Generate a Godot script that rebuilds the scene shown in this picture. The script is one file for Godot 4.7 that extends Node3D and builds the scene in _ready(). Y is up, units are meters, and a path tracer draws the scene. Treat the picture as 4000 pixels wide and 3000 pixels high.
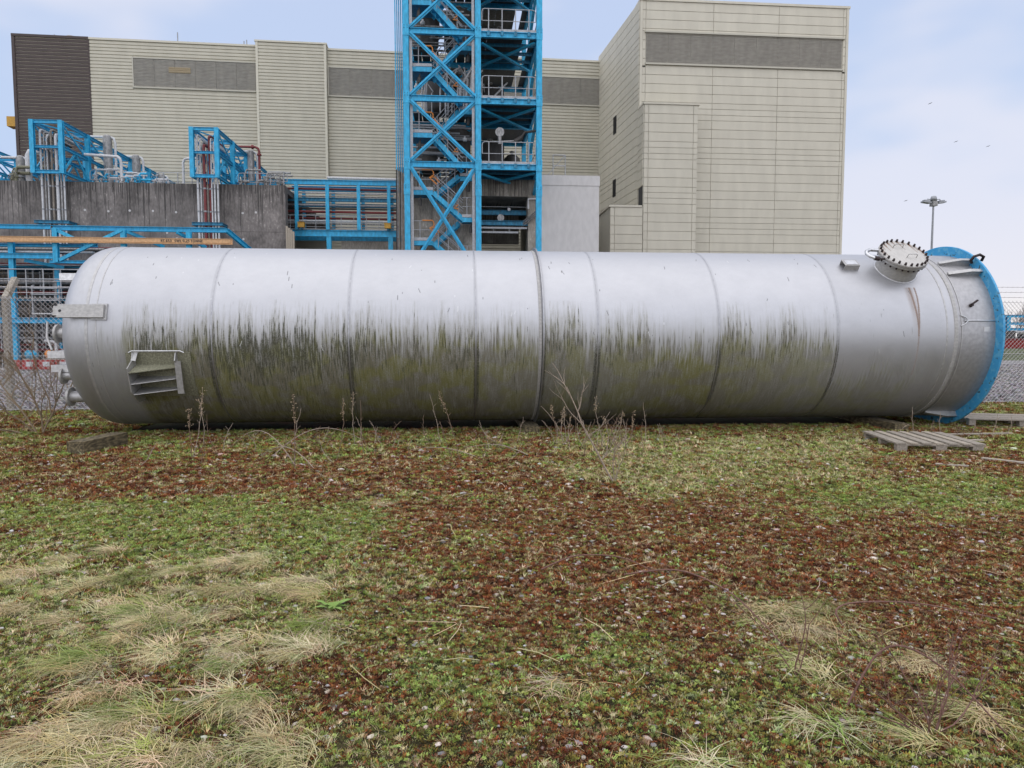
extends Node3D

const TANK_Y := 1.62
const TANK_R := 1.5

var M := {}
var taken := {}
var origin := {}
var rng := RandomNumberGenerator.new()
var noise_a := FastNoiseLite.new()
var noise_b := FastNoiseLite.new()
var noise_c := FastNoiseLite.new()


# ---------------------------------------------------------------- geometry
class Buf:
	var v := PackedVector3Array()
	var n := PackedVector3Array()
	var uv := PackedVector2Array()
	var col := PackedColorArray()

	func tri(a: Vector3, b: Vector3, c: Vector3, out: Vector3) -> void:
		var k := (c - a).cross(b - a)
		if k.dot(out) < 0.0:
			var t := b
			b = c
			c = t
			k = -k
		k = k.normalized()
		v.append_array([a, b, c])
		n.append_array([k, k, k])

	func quad(a: Vector3, b: Vector3, c: Vector3, d: Vector3, out: Vector3) -> void:
		tri(a, b, c, out)
		tri(a, c, d, out)

	func smooth(a: Vector3, b: Vector3, c: Vector3, na: Vector3, nb: Vector3, nc: Vector3) -> void:
		if (c - a).cross(b - a).dot(na + nb + nc) < 0.0:
			v.append_array([a, c, b])
			n.append_array([na, nc, nb])
		else:
			v.append_array([a, b, c])
			n.append_array([na, nb, nc])

	# a box given by its centre and three half axes
	func obox(c: Vector3, x: Vector3, y: Vector3, z: Vector3) -> void:
		quad(c + x - y - z, c + x + y - z, c + x + y + z, c + x - y + z, x)
		quad(c - x - y - z, c - x + y - z, c - x + y + z, c - x - y + z, -x)
		quad(c + y - x - z, c + y + x - z, c + y + x + z, c + y - x + z, y)
		quad(c - y - x - z, c - y + x - z, c - y + x + z, c - y - x + z, -y)
		quad(c + z - x - y, c + z + x - y, c + z + x + y, c + z - x + y, z)
		quad(c - z - x - y, c - z + x - y, c - z + x + y, c - z - x + y, -z)

	func box(lo: Vector3, hi: Vector3) -> void:
		var h := (hi - lo) / 2
		obox((lo + hi) / 2, Vector3(h.x, 0, 0), Vector3(0, h.y, 0), Vector3(0, 0, h.z))

	# a bar from a to b, h thick along up and w across
	func bar(a: Vector3, b: Vector3, w: float, h: float, up := Vector3.UP) -> void:
		var d := (b - a).normalized()
		var s := d.cross(up)
		s = d.cross(Vector3(0, 0, 1)) if s.length() < 0.01 else s
		s = s.normalized()
		var u := s.cross(d).normalized()
		obox((a + b) / 2, d * (a.distance_to(b) / 2), u * h / 2, s * w / 2)

	# a rolled I section from a to b, its web standing along up
	func ibeam(a: Vector3, b: Vector3, w: float, h: float, up := Vector3.UP) -> void:
		var d := (b - a).normalized()
		var s := d.cross(up)
		s = d.cross(Vector3(1, 0, 0)) if s.length() < 0.01 else s
		s = s.normalized()
		var u := s.cross(d).normalized()
		var l := d * (a.distance_to(b) / 2)
		var c := (a + b) / 2
		var t := h * 0.09
		obox(c + u * (h - t) / 2, l, u * t / 2, s * w / 2)
		obox(c - u * (h - t) / 2, l, u * t / 2, s * w / 2)
		obox(c, l, u * (h / 2 - t), s * w * 0.06)

	func tube(p: PackedVector3Array, r: float, sides := 8, r_end := -1.0) -> void:
		if r_end < 0.0:
			r_end = r
		var d := (p[1] - p[0]).normalized()
		var s := d.cross(Vector3.UP)
		s = Vector3.RIGHT if s.length() < 0.01 else s.normalized()
		var rings := []
		for i in p.size():
			var dir := (p[mini(i + 1, p.size() - 1)] - p[maxi(i - 1, 0)]).normalized()
			s = (s - dir * s.dot(dir)).normalized()
			var u := s.cross(dir)
			var rr := lerpf(r, r_end, float(i) / (p.size() - 1))
			var ring := []
			for k in sides:
				var t := TAU * k / sides
				var o := s * cos(t) + u * sin(t)
				ring.append([p[i] + o * rr, o])
			rings.append(ring)
		for i in p.size() - 1:
			for k in sides:
				var q = rings[i][k]
				var w = rings[i][(k + 1) % sides]
				var e = rings[i + 1][(k + 1) % sides]
				var f = rings[i + 1][k]
				smooth(q[0], w[0], e[0], q[1], w[1], e[1])
				smooth(q[0], e[0], f[0], q[1], e[1], f[1])
		for k in range(1, sides - 1):
			tri(rings[0][0][0], rings[0][k][0], rings[0][k + 1][0], p[0] - p[1])
			var z = rings[p.size() - 1]
			tri(z[0][0], z[k][0], z[k + 1][0], p[p.size() - 1] - p[p.size() - 2])

	func rod(a: Vector3, b: Vector3, r: float, sides := 8) -> void:
		tube(PackedVector3Array([a, b]), r, sides)

	# a body of revolution: pairs (along, radius) round the axis d from c
	func lathe(c: Vector3, d: Vector3, prof: Array, sides := 32, sharp := false) -> void:
		d = d.normalized()
		var s := d.cross(Vector3.UP)
		s = Vector3.RIGHT if s.length() < 0.05 else s.normalized()
		var u := s.cross(d)
		for i in prof.size() - 1:
			var p: Vector2 = prof[i]
			var q: Vector2 = prof[i + 1]
			if p.distance_to(q) < 0.00001:
				continue
			var np := _slope(prof, i, sharp, true)
			var nq := _slope(prof, i + 1, sharp, false)
			for k in sides:
				var t0 := TAU * k / sides
				var t1 := TAU * (k + 1) / sides
				var o0 := s * cos(t0) + u * sin(t0)
				var o1 := s * cos(t1) + u * sin(t1)
				var a := c + d * p.x + o0 * p.y
				var b := c + d * p.x + o1 * p.y
				var e := c + d * q.x + o1 * q.y
				var f := c + d * q.x + o0 * q.y
				if p.y > 0.0:
					smooth(a, b, e, d * np.x + o0 * np.y, d * np.x + o1 * np.y, d * nq.x + o1 * nq.y)
				if q.y > 0.0:
					smooth(a, e, f, d * np.x + o0 * np.y, d * nq.x + o1 * nq.y, d * nq.x + o0 * nq.y)

	func _slope(prof: Array, i: int, sharp: bool, first: bool) -> Vector2:
		var a: Vector2 = prof[i] if (sharp and first) else prof[maxi(i - 1, 0)]
		var b: Vector2 = prof[i] if (sharp and not first) else prof[mini(i + 1, prof.size() - 1)]
		var d := (b - a).normalized()
		return Vector2(-d.y, d.x)

	func mesh(off := Vector3.ZERO) -> ArrayMesh:
		var m := ArrayMesh.new()
		var a := []
		a.resize(Mesh.ARRAY_MAX)
		if off != Vector3.ZERO:
			var w := PackedVector3Array()
			w.resize(v.size())
			for i in v.size():
				w[i] = v[i] - off
			a[Mesh.ARRAY_VERTEX] = w
		else:
			a[Mesh.ARRAY_VERTEX] = v
		a[Mesh.ARRAY_NORMAL] = n
		if uv.size():
			a[Mesh.ARRAY_TEX_UV] = uv
		if col.size():
			a[Mesh.ARRAY_COLOR] = col
		m.add_surface_from_arrays(Mesh.PRIMITIVE_TRIANGLES, a)
		return m


# ---------------------------------------------------------------- things and parts
func numbered(called: String) -> String:
	taken[called] = taken.get(called, -1) + 1
	return called if taken[called] == 0 else "%s_%03d" % [called, taken[called]]


func tag(o: Node, label: String, category: String, group := "", kind := "") -> void:
	if label:
		o.set_meta("label", label)
	if category:
		o.set_meta("category", category)
	if group:
		o.set_meta("group", group)
	if kind:
		o.set_meta("kind", kind)


func thing(called: String, label: String, category: String, at: Vector3, group := "") -> Node3D:
	var o := Node3D.new()
	o.name = numbered(called)
	add_child(o)
	o.position = at
	origin[o] = at
	tag(o, label, category, group)
	return o


# a part in world coordinates under a thing (or under another part)
func part(parent: Node3D, called: String, b: Buf, m: Material, label := "") -> MeshInstance3D:
	var o := MeshInstance3D.new()
	o.name = called
	o.mesh = b.mesh(origin.get(parent, Vector3.ZERO))
	o.material_override = m
	parent.add_child(o, true)
	origin[o] = origin.get(parent, Vector3.ZERO)
	if label:
		o.set_meta("label", label)
	return o


# a thing that is one mesh
func single(called: String, b: Buf, m: Material, label: String, category: String, group := "", kind := "") -> MeshInstance3D:
	var o := MeshInstance3D.new()
	o.name = numbered(called)
	o.mesh = b.mesh()
	o.material_override = m
	add_child(o)
	tag(o, label, category, group, kind)
	return o


func copy_part(parent: Node3D, called: String, m: Mesh, mat: Material, at: Vector3) -> MeshInstance3D:
	var o := MeshInstance3D.new()
	o.name = called
	o.mesh = m
	o.material_override = mat
	o.position = at
	parent.add_child(o, true)
	return o


# ---------------------------------------------------------------- materials
func lin(r: float, g: float, b: float) -> Color:
	return Color(r, g, b).linear_to_srgb()


func noise_tex(freq: float, low: float, high: float, octaves: int, seed_value: int, kind := FastNoiseLite.TYPE_SIMPLEX_SMOOTH) -> NoiseTexture2D:
	var f := FastNoiseLite.new()
	f.noise_type = kind
	f.frequency = freq
	f.fractal_octaves = octaves
	f.seed = seed_value
	var t := NoiseTexture2D.new()
	t.width = 512
	t.height = 512
	t.seamless = true
	t.noise = f
	var g := Gradient.new()
	g.set_color(0, Color(low, low, low))
	g.set_color(1, Color(high, high, high))
	t.color_ramp = g
	return t


func pm(called: String, c: Color, rough: float, tex := "", scale := Vector3.ONE, metal := 0.0) -> StandardMaterial3D:
	var m := StandardMaterial3D.new()
	m.resource_name = called
	m.albedo_color = c
	m.roughness = rough
	m.metallic = metal
	if tex:
		m.albedo_texture = M[tex]
		m.uv1_triplanar = true
		m.uv1_world_triplanar = true
		m.uv1_scale = scale
	M[called] = m
	return m


func make_materials() -> void:
	M["t_soft"] = noise_tex(0.012, 0.82, 1.0, 4, 3)
	M["t_mid"] = noise_tex(0.015, 0.6, 1.0, 5, 5)
	M["t_strong"] = noise_tex(0.013, 0.28, 1.0, 5, 8)
	M["t_stain"] = noise_tex(0.02, 0.58, 1.0, 5, 18)
	M["t_faint"] = noise_tex(0.02, 0.93, 1.0, 5, 29)
	M["t_fade"] = noise_tex(0.02, 0.78, 1.0, 5, 23)
	M["t_runs"] = concrete_runs()
	M["t_cloud"] = noise_tex(0.02, 0.86, 1.0, 5, 19)
	M["t_fine"] = noise_tex(0.11, 0.62, 1.0, 3, 11)
	M["t_soil"] = noise_tex(0.09, 0.35, 1.0, 4, 14)
	pm("blue", lin(0.026, 0.45, 0.76), 0.5, "t_fade", Vector3(0.5, 0.22, 0.5))
	pm("blue_old", lin(0.03, 0.27, 0.46), 0.6, "t_mid", Vector3(0.8, 0.3, 0.8))
	pm("galv", lin(0.36, 0.37, 0.39), 0.5, "t_soft", Vector3(1, 1, 1), 0.35)
	pm("rail", lin(0.42, 0.43, 0.45), 0.5, "t_soft", Vector3(1, 1, 1), 0.2)
	pm("white", lin(0.66, 0.66, 0.67), 0.5, "t_soft", Vector3(1, 0.5, 1))
	pm("lagging", lin(0.44, 0.43, 0.42), 0.45, "t_mid", Vector3(1, 0.4, 1), 0.3)
	pm("pipe_tan", lin(0.40, 0.34, 0.28), 0.6, "t_mid", Vector3(1, 0.3, 1))
	pm("pipe_red", lin(0.20, 0.025, 0.025), 0.5, "t_soft")
	pm("orange", lin(0.8, 0.28, 0.05), 0.5, "t_soft")
	pm("runway_orange", lin(0.74, 0.44, 0.22), 0.6, "t_soft")
	pm("yellow", lin(0.6, 0.33, 0.04), 0.55, "t_soft")
	pm("beige", lin(0.515, 0.485, 0.39), 0.6, "t_faint", Vector3(0.11, 0.03, 0.11))
	pm("beige_b", lin(0.505, 0.476, 0.382), 0.6, "t_faint", Vector3(0.11, 0.03, 0.11))
	pm("beige_trim", lin(0.54, 0.51, 0.415), 0.6)
	pm("panel_a", lin(0.56, 0.525, 0.43), 0.55, "t_faint", Vector3(0.11, 0.03, 0.11))
	pm("panel_b", lin(0.553, 0.518, 0.424), 0.55, "t_faint", Vector3(0.11, 0.03, 0.11))
	pm("panel_c", lin(0.567, 0.532, 0.437), 0.55, "t_faint", Vector3(0.11, 0.03, 0.11))
	pm("joint", lin(0.45, 0.43, 0.36), 0.8)
	pm("brown", lin(0.06, 0.04, 0.035), 0.6, "t_soft", Vector3(0.2, 0.2, 0.2))
	pm("louvre", lin(0.45, 0.425, 0.375), 0.7, "t_soft", Vector3(0.25, 0.6, 0.25))
	pm("louvre_tan", lin(0.42, 0.34, 0.22), 0.7)
	pm("roofing", lin(0.25, 0.25, 0.24), 0.8)
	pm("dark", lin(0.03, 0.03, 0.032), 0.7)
	pm("dark_vessel", lin(0.07, 0.065, 0.06), 0.6, "t_mid", Vector3(0.5, 0.2, 0.5))
	pm("concrete_dark", lin(0.34, 0.305, 0.285), 0.9, "t_runs", Vector3(0.1, 0.1, 0.1))
	pm("concrete_light", lin(0.58, 0.562, 0.55), 0.9, "t_faint", Vector3(0.3, 0.12, 0.3))
	pm("concrete_stained", lin(0.58, 0.53, 0.46), 0.9, "t_runs", Vector3(0.13, 0.095238, 0.13))
	pm("concrete_post", lin(0.5, 0.45, 0.38), 0.95, "t_mid", Vector3(3, 2, 3))
	pm("bolt_dark", lin(0.035, 0.022, 0.022), 0.5, "", Vector3.ONE, 0.3)
	pm("red", lin(0.42, 0.04, 0.04), 0.5, "t_soft")
	pm("wire", lin(0.6, 0.57, 0.57), 0.6)
	pm("timber_grey", lin(0.46, 0.40, 0.33), 0.9, "t_mid", Vector3(6, 6, 1.2))
	pm("timber_pale", lin(0.58, 0.5, 0.4), 0.9, "t_mid", Vector3(7, 6, 1.2))
	pm("timber_dark", lin(0.3, 0.235, 0.13), 0.95, "t_strong", Vector3(3, 3, 1))
	pm("twig_pale", lin(0.52, 0.41, 0.32), 0.9, "t_mid", Vector3(12, 6, 12))
	pm("twig_brown", lin(0.3, 0.2, 0.14), 0.9, "t_mid", Vector3(12, 6, 12))
	pm("twig_red", lin(0.27, 0.135, 0.105), 0.8, "t_mid", Vector3(12, 6, 12))
	pm("bark", lin(0.34, 0.25, 0.16), 0.95, "t_mid", Vector3(9, 4, 9))
	pm("seed", lin(0.46, 0.34, 0.22), 0.95)
	pm("far_tree", lin(0.2, 0.165, 0.15), 0.95)
	pm("steel_part", lin(0.56, 0.55, 0.54), 0.5, "t_soft", Vector3(2, 2, 2), 0.6)
	pm("steel_weld", lin(0.47, 0.47, 0.49), 0.42, "t_soft", Vector3(2, 2, 2), 0.9)
	pm("steel_dull", lin(0.52, 0.505, 0.485), 0.6, "t_soft", Vector3(2, 3, 2), 0.4)
	pm("steel_bright", lin(0.72, 0.72, 0.73), 0.3, "t_soft", Vector3(2, 2, 2), 0.9)
	pm("steel_head", lin(0.49, 0.49, 0.505), 0.48, "t_faint", Vector3(1.2, 0.5, 1.2), 0.8)
	pm("steel_skirt", lin(0.49, 0.48, 0.485), 0.5, "t_cloud", Vector3(1.0, 1.0, 1.0), 0.7)
	pm("rusty_cover", lin(0.5, 0.475, 0.45), 0.6, "t_soft", Vector3(4.0, 1.5, 4.0), 0.25)
	pm("moss_steel", lin(0.33, 0.32, 0.22), 0.8, "t_mid", Vector3(4, 4, 4), 0.1)
	var v := StandardMaterial3D.new()
	v.vertex_color_use_as_albedo = true
	v.roughness = 0.95
	v.metallic_specular = 0.25
	M["tinted"] = v
	var l := StandardMaterial3D.new()
	l.vertex_color_use_as_albedo = true
	l.roughness = 0.8
	l.metallic_specular = 0.3
	l.backlight_enabled = true
	l.backlight = Color(0.35, 0.35, 0.3)
	M["leaf"] = l
	var g := StandardMaterial3D.new()
	g.vertex_color_use_as_albedo = true
	g.roughness = 1.0
	g.metallic_specular = 0.2
	g.albedo_texture = M["t_soil"]
	g.uv1_triplanar = true
	g.uv1_world_triplanar = true
	g.uv1_scale = Vector3(1.7, 1.7, 1.7)
	M["soil"] = g


# cast concrete over ten metres: blotches, water runs from the top edge, lime spots
func concrete_runs() -> ImageTexture:
	var s := 768
	var f := FastNoiseLite.new()
	f.seed = 61
	f.frequency = 0.008
	f.fractal_octaves = 5
	var g := FastNoiseLite.new()
	g.seed = 62
	g.frequency = 0.09
	g.fractal_octaves = 3
	var im := Image.create(s, s, false, Image.FORMAT_RGB8)
	var reach := PackedFloat32Array()
	var depth := PackedFloat32Array()
	for i in s:
		reach.append((0.06 + 0.32 * maxf(0.0, g.get_noise_1d(i * 1.0))) * s * (1.0 + g.get_noise_1d(i * 4.0 + 500.0)))
		depth.append(clampf(0.35 + 0.9 * g.get_noise_1d(i * 2.0 + 2000.0), 0.0, 0.6))
	for j in s:
		for i in s:
			# blend the left and right borders so that the sheet repeats
			var t := float(i) / s
			var v := lerpf(f.get_noise_2d(i, j), f.get_noise_2d(i - s, j), t)
			var w := lerpf(g.get_noise_2d(i, j * 0.5), g.get_noise_2d(i - s, j * 0.5), t)
			var k := 0.74 + 0.26 * v + 0.13 * w
			if j < reach[i]:
				k *= 1.0 - depth[i] * (0.7 + 0.5 * w)
			if w > 0.42 and v > 0.12:
				k += 0.2
			k = clampf(k, 0.1, 1.0)
			im.set_pixel(i, j, Color(k, k, k))
	return ImageTexture.create_from_image(im)


func _ready() -> void:
	rng.seed = 4711
	# ---- camera, sky, light, exposure
	var cam := Camera3D.new()
	cam.name = "camera"
	add_child(cam)
	cam.position = Vector3(0, 1.62, 12.45)
	cam.rotation_degrees = Vector3(-3.944, -4.8, 0)
	cam.fov = 57.89
	cam.near = 0.05
	cam.far = 2000.0
	cam.current = true
	var sun := DirectionalLight3D.new()
	sun.name = "sun"
	add_child(sun)
	sun.light_energy = 0.5
	sun.light_angular_distance = 140.0
	sun.light_color = Color(1.0, 0.985, 0.97)
	sun.rotation_degrees = Vector3(-48, -20, 0)
	sun.shadow_enabled = true
	var we := WorldEnvironment.new()
	we.name = "environment"
	var env := Environment.new()
	env.background_mode = Environment.BG_SKY
	env.sky = make_sky()
	env.background_energy_multiplier = 1.0
	env.tonemap_mode = Environment.TONE_MAPPER_LINEAR
	env.tonemap_exposure = 1.4
	env.sdfgi_enabled = true
	env.ssao_enabled = true
	env.ssil_enabled = true
	we.environment = env
	add_child(we)
	# ---- materials, setting, things
	noise_a.seed = 21
	noise_a.frequency = 1.0
	noise_a.fractal_octaves = 3
	noise_b.seed = 33
	noise_b.frequency = 1.0
	noise_b.fractal_octaves = 2
	noise_c.seed = 47
	noise_c.frequency = 1.0
	noise_c.fractal_octaves = 1
	make_materials()
	ground()
	far_ground()
	process_hall()
	clad_tower()
	concrete_works()
	stair_tower()
	pipe_bridge()
	rack_area()
	yard_plant()
	distance_right()
	tank()
	fence()
	yard_objects()
	plants()
	ground_cover()


func make_sky() -> Sky:
	var w := 1024
	var h := 512
	var im := Image.create(w, h, false, Image.FORMAT_RGBF)
	var f := FastNoiseLite.new()
	f.seed = 9
	f.frequency = 1.0
	f.fractal_octaves = 5
	for j in h:
		var e := maxf(0.0, 90.0 - (j + 0.5) / h * 180.0)
		var c: Color
		var low := Color(0.66, 0.635, 0.635)
		var mid := Color(0.385, 0.475, 0.645)
		var high := Color(0.385, 0.46, 0.63)
		var top := Color(0.68, 0.71, 0.79)
		c = low.lerp(mid, smoothstep(1.0, 12.0, e)).lerp(high, smoothstep(12.0, 28.0, e)).lerp(top, smoothstep(26.0, 60.0, e))
		for i in w:
			var d := c
			if e > 0.0:
				var a := (i + 0.5) / w * TAU
				var el := deg_to_rad(e)
				var p := Vector3(cos(a) * cos(el), sin(el) * 2.6, sin(a) * cos(el))
				var cloud := f.get_noise_3d(p.x * 1.7, p.y * 1.9, p.z * 1.7)
				var t := smoothstep(-0.22, 0.36, cloud)
				d = c.lerp(Color(0.575, 0.58, 0.65) * maxf(1.0, c.b / 0.63), t * 0.75)
			im.set_pixel(i, j, d)
	var m := PanoramaSkyMaterial.new()
	m.panorama = ImageTexture.create_from_image(im)
	var s := Sky.new()
	s.sky_material = m
	return s


# ---------------------------------------------------------------- ground
var red_zones := [
	[Vector2(-0.59, 5.78), Vector2(1.54, 5.35), Vector2(4.81, 7.05), Vector2(2.86, 9.27), Vector2(2.20, 9.11), Vector2(1.20, 9.13), Vector2(0.71, 8.57), Vector2(-0.10, 7.69)],
	[Vector2(-6.13, 2.59), Vector2(-1.69, 3.31), Vector2(3.51, 2.60), Vector2(1.50, 5.56), Vector2(-1.37, 5.11), Vector2(-4.49, 5.26)],
	[Vector2(5.62, 3.57), Vector2(8.69, 3.75), Vector2(7.89, 4.66), Vector2(5.03, 4.51)],
	[Vector2(-2.08, 9.18), Vector2(-1.32, 9.02), Vector2(-0.42, 9.05), Vector2(-0.28, 9.37), Vector2(-1.22, 9.29), Vector2(-1.89, 9.50)],
]
var straw_zones := [
	[Vector2(-3.75, 7.11), Vector2(-1.69, 6.90), Vector2(-0.53, 8.17), Vector2(-0.76, 9.07), Vector2(-1.53, 9.05), Vector2(-3.20, 8.99)],
	[Vector2(-1.74, 9.25), Vector2(-0.59, 9.35), Vector2(-0.31, 10.5), Vector2(-1.60, 10.5)],
	[Vector2(1.66, 1.85), Vector2(7.37, 1.57), Vector2(5.13, 4.05), Vector2(2.44, 5.64), Vector2(1.02, 4.84)],
	[Vector2(1.68, 8.51), Vector2(2.19, 8.48), Vector2(1.87, 8.97), Vector2(1.62, 8.83)],
]
var green_zones := [
	[Vector2(2.63, 6.23), Vector2(3.02, 6.35), Vector2(3.08, 6.90), Vector2(2.57, 6.86)],
	[Vector2(4.09, 5.34), Vector2(6.55, 5.05), Vector2(5.18, 6.62), Vector2(3.72, 6.73)],
	[Vector2(-3.12, 5.38), Vector2(-0.37, 5.71), Vector2(-0.65, 7.11), Vector2(-2.49, 6.83)],
	[Vector2(-0.84, 7.99), Vector2(-0.58, 8.17), Vector2(-0.57, 8.46), Vector2(-0.80, 8.37)],
	[Vector2(-4.49, 5.26), Vector2(-3.07, 5.48), Vector2(-2.43, 6.96), Vector2(-3.83, 6.99)],
	[Vector2(0.07, 6.79), Vector2(0.45, 6.82), Vector2(0.38, 7.26), Vector2(0.13, 7.23)],
]


func in_zone(zones: Array, p: Vector2) -> bool:
	for z in zones:
		if Geometry2D.is_point_in_polygon(p, PackedVector2Array(z)):
			return true
	return false


# 0 mixed, 1 red moss, 2 straw grass, 3 green
func zone(x: float, z: float) -> int:
	var p := Vector2(x + noise_a.get_noise_2d(x * 0.9, z * 0.9) * 1.1, z + noise_a.get_noise_2d(x * 0.9 + 50.0, z * 0.9) * 0.8)
	if in_zone(straw_zones, p):
		return 2
	if in_zone(green_zones, p):
		return 3
	if in_zone(red_zones, p):
		return 1
	var m := noise_b.get_noise_2d(x * 0.8 + 9.0, z * 0.8)
	if m > 0.27:
		return 1
	if m < -0.36:
		return 3
	return 0


func height(x: float, z: float) -> float:
	if z < -3.4 or z > 14.0 or absf(x) > 16.0:
		return 0.0
	var fade := smoothstep(-3.4, -2.4, z) * smoothstep(16.0, 13.0, absf(x)) * smoothstep(14.0, 12.5, z)
	return (noise_a.get_noise_2d(x * 0.7, z * 0.7) * 0.03 + noise_b.get_noise_2d(x * 5.0, z * 5.0) * 0.012 - 0.01) * fade


func axis(fine_lo: float, fine_hi: float, step: float, lo: float, hi: float) -> PackedFloat32Array:
	var a := PackedFloat32Array()
	var x := fine_lo
	while x < fine_hi:
		a.append(x)
		x += step
	var s := step
	x = fine_hi
	while x < hi:
		a.append(x)
		s *= 1.25
		x += s
	a.append(hi)
	s = step
	x = fine_lo
	while x > lo:
		s *= 1.25
		x -= s
		a.append(maxf(x, lo))
	a.sort()
	return a


func ground() -> void:
	var xs := axis(-7.0, 9.0, 0.07, -900.0, 900.0)
	var zs := axis(1.0, 11.5, 0.06, -900.0, 60.0)
	var nx := xs.size()
	var v := PackedVector3Array()
	var c := PackedColorArray()
	var tint := [Color(0.07, 0.06, 0.03), Color(0.085, 0.038, 0.02), Color(0.12, 0.1, 0.05), Color(0.075, 0.088, 0.034)]
	for z in zs:
		for x in xs:
			v.append(Vector3(x, height(x, z), z))
			var k: Color
			if z < -3.2:
				k = Color(0.15, 0.14, 0.14)
			else:
				k = tint[zone(x + rng.randfn(0, 0.1), z + rng.randfn(0, 0.1))]
				var q := noise_b.get_noise_2d(x * 7.0, z * 7.0)
				k = k * (1.0 + 0.5 * q)
			c.append(k)
	var n := PackedVector3Array()
	n.resize(v.size())
	var idx := PackedInt32Array()
	for j in zs.size():
		for i in nx:
			var a := j * nx + i
			var l := v[j * nx + maxi(i - 1, 0)]
			var r := v[j * nx + mini(i + 1, nx - 1)]
			var b := v[maxi(j - 1, 0) * nx + i]
			var f := v[mini(j + 1, zs.size() - 1) * nx + i]
			n[a] = (f - b).cross(r - l).normalized()
			if i < nx - 1 and j < zs.size() - 1:
				idx.append_array([a, a + 1, a + nx, a + 1, a + nx + 1, a + nx])
	var arr := []
	arr.resize(Mesh.ARRAY_MAX)
	arr[Mesh.ARRAY_VERTEX] = v
	arr[Mesh.ARRAY_NORMAL] = n
	arr[Mesh.ARRAY_COLOR] = c
	arr[Mesh.ARRAY_INDEX] = idx
	var m := ArrayMesh.new()
	m.add_surface_from_arrays(Mesh.PRIMITIVE_TRIANGLES, arr)
	var o := MeshInstance3D.new()
	o.name = "ground"
	o.mesh = m
	o.material_override = M["soil"]
	add_child(o)
	o.set_meta("kind", "structure")


func sheet(called: String, lo: Vector2, hi: Vector2, y: float, c: Color, rough := 0.95, tex := "t_mid", s := Vector3(0.4, 0.4, 0.4)) -> void:
	var b := Buf.new()
	b.box(Vector3(lo.x, y - 0.02, lo.y), Vector3(hi.x, y, hi.y))
	var o := single(called, b, pm(called + "_stuff", c, rough, tex, s), "", "")
	o.set_meta("kind", "structure")


func far_ground() -> void:
	sheet("road", Vector2(9.5, -30.2), Vector2(260, -24.6), 0.03, lin(0.36, 0.34, 0.335))
	sheet("grass_field", Vector2(28.0, -320.0), Vector2(700, -30.2), 0.04, lin(0.17, 0.205, 0.06), 1.0, "t_strong", Vector3(0.1, 0.1, 0.1))
	sheet("plant_apron", Vector2(-60.0, -60.0), Vector2(9.4, -22.2), 0.05, lin(0.3, 0.25, 0.25))
	var b := Buf.new()
	b.box(Vector3(-60, 0.0, -22.2), Vector3(9.4, 0.14, -22.0))
	var k := single("kerb", b, M["concrete_light"], "", "")
	k.set_meta("kind", "structure")


# ---------------------------------------------------------------- copies
class Copies:
	var buf := PackedFloat32Array()
	var count := 0

	func put(p: Vector3, yaw: float, s: Vector3, tilt: float, c: Color) -> void:
		var b := Basis(Vector3.UP, yaw) * Basis(Vector3.RIGHT, tilt) * Basis.from_scale(s)
		buf.append_array([b.x.x, b.y.x, b.z.x, p.x, b.x.y, b.y.y, b.z.y, p.y, b.x.z, b.y.z, b.z.z, p.z, c.r, c.g, c.b, 1.0])
		count += 1


func scatter(called: String, cp: Copies, m: Mesh, mat: Material, label: String, category: String) -> void:
	var mm := MultiMesh.new()
	mm.transform_format = MultiMesh.TRANSFORM_3D
	mm.use_colors = true
	mm.mesh = m
	mm.instance_count = cp.count
	for i in cp.count:
		var k := i * 16
		var b := cp.buf
		mm.set_instance_transform(i, Transform3D(Vector3(b[k], b[k + 4], b[k + 8]), Vector3(b[k + 1], b[k + 5], b[k + 9]), Vector3(b[k + 2], b[k + 6], b[k + 10]), Vector3(b[k + 3], b[k + 7], b[k + 11])))
		mm.set_instance_color(i, Color(b[k + 12], b[k + 13], b[k + 14]))
	var o := MultiMeshInstance3D.new()
	o.name = called
	o.multimesh = mm
	o.material_override = mat
	add_child(o)
	tag(o, label, category, "", "stuff")


func leaf(b: Buf, root: Vector3, d: Vector3, w: float, l: float, droop: float) -> void:
	var s := d.cross(Vector3.UP).normalized() * w
	var m := root + d * l * 0.55
	var t := root + d * l - Vector3.UP * droop
	b.tri(root, m + s, m - s, Vector3.UP + d * 0.1)
	b.tri(m + s, t, m - s, Vector3.UP + d * 0.1)


func moss_mesh(k: int) -> ArrayMesh:
	var r := RandomNumberGenerator.new()
	r.seed = 100 + k
	var b := Buf.new()
	for i in 16:
		var a := r.randf() * TAU
		var q := sqrt(r.randf()) * 0.8
		var p := Vector3(cos(a) * q, 0.0, sin(a) * q)
		var lean := Vector3(cos(a) * q * 0.8 + r.randf_range(-0.5, 0.5), r.randf_range(0.5, 1.1), sin(a) * q * 0.8 + r.randf_range(-0.5, 0.5))
		var s := Vector3(r.randf_range(-1, 1), 0.1, r.randf_range(-1, 1)).normalized() * r.randf_range(0.16, 0.34)
		b.tri(p - s, p + s, p + lean, Vector3(0.2, 1, 0.2))
		b.tri(p + lean * 0.5 - s, p + lean * 0.6 + s, p + lean * 1.05 + s.cross(Vector3.UP), Vector3(0.2, 1, 0.2))
	return b.mesh()


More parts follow.
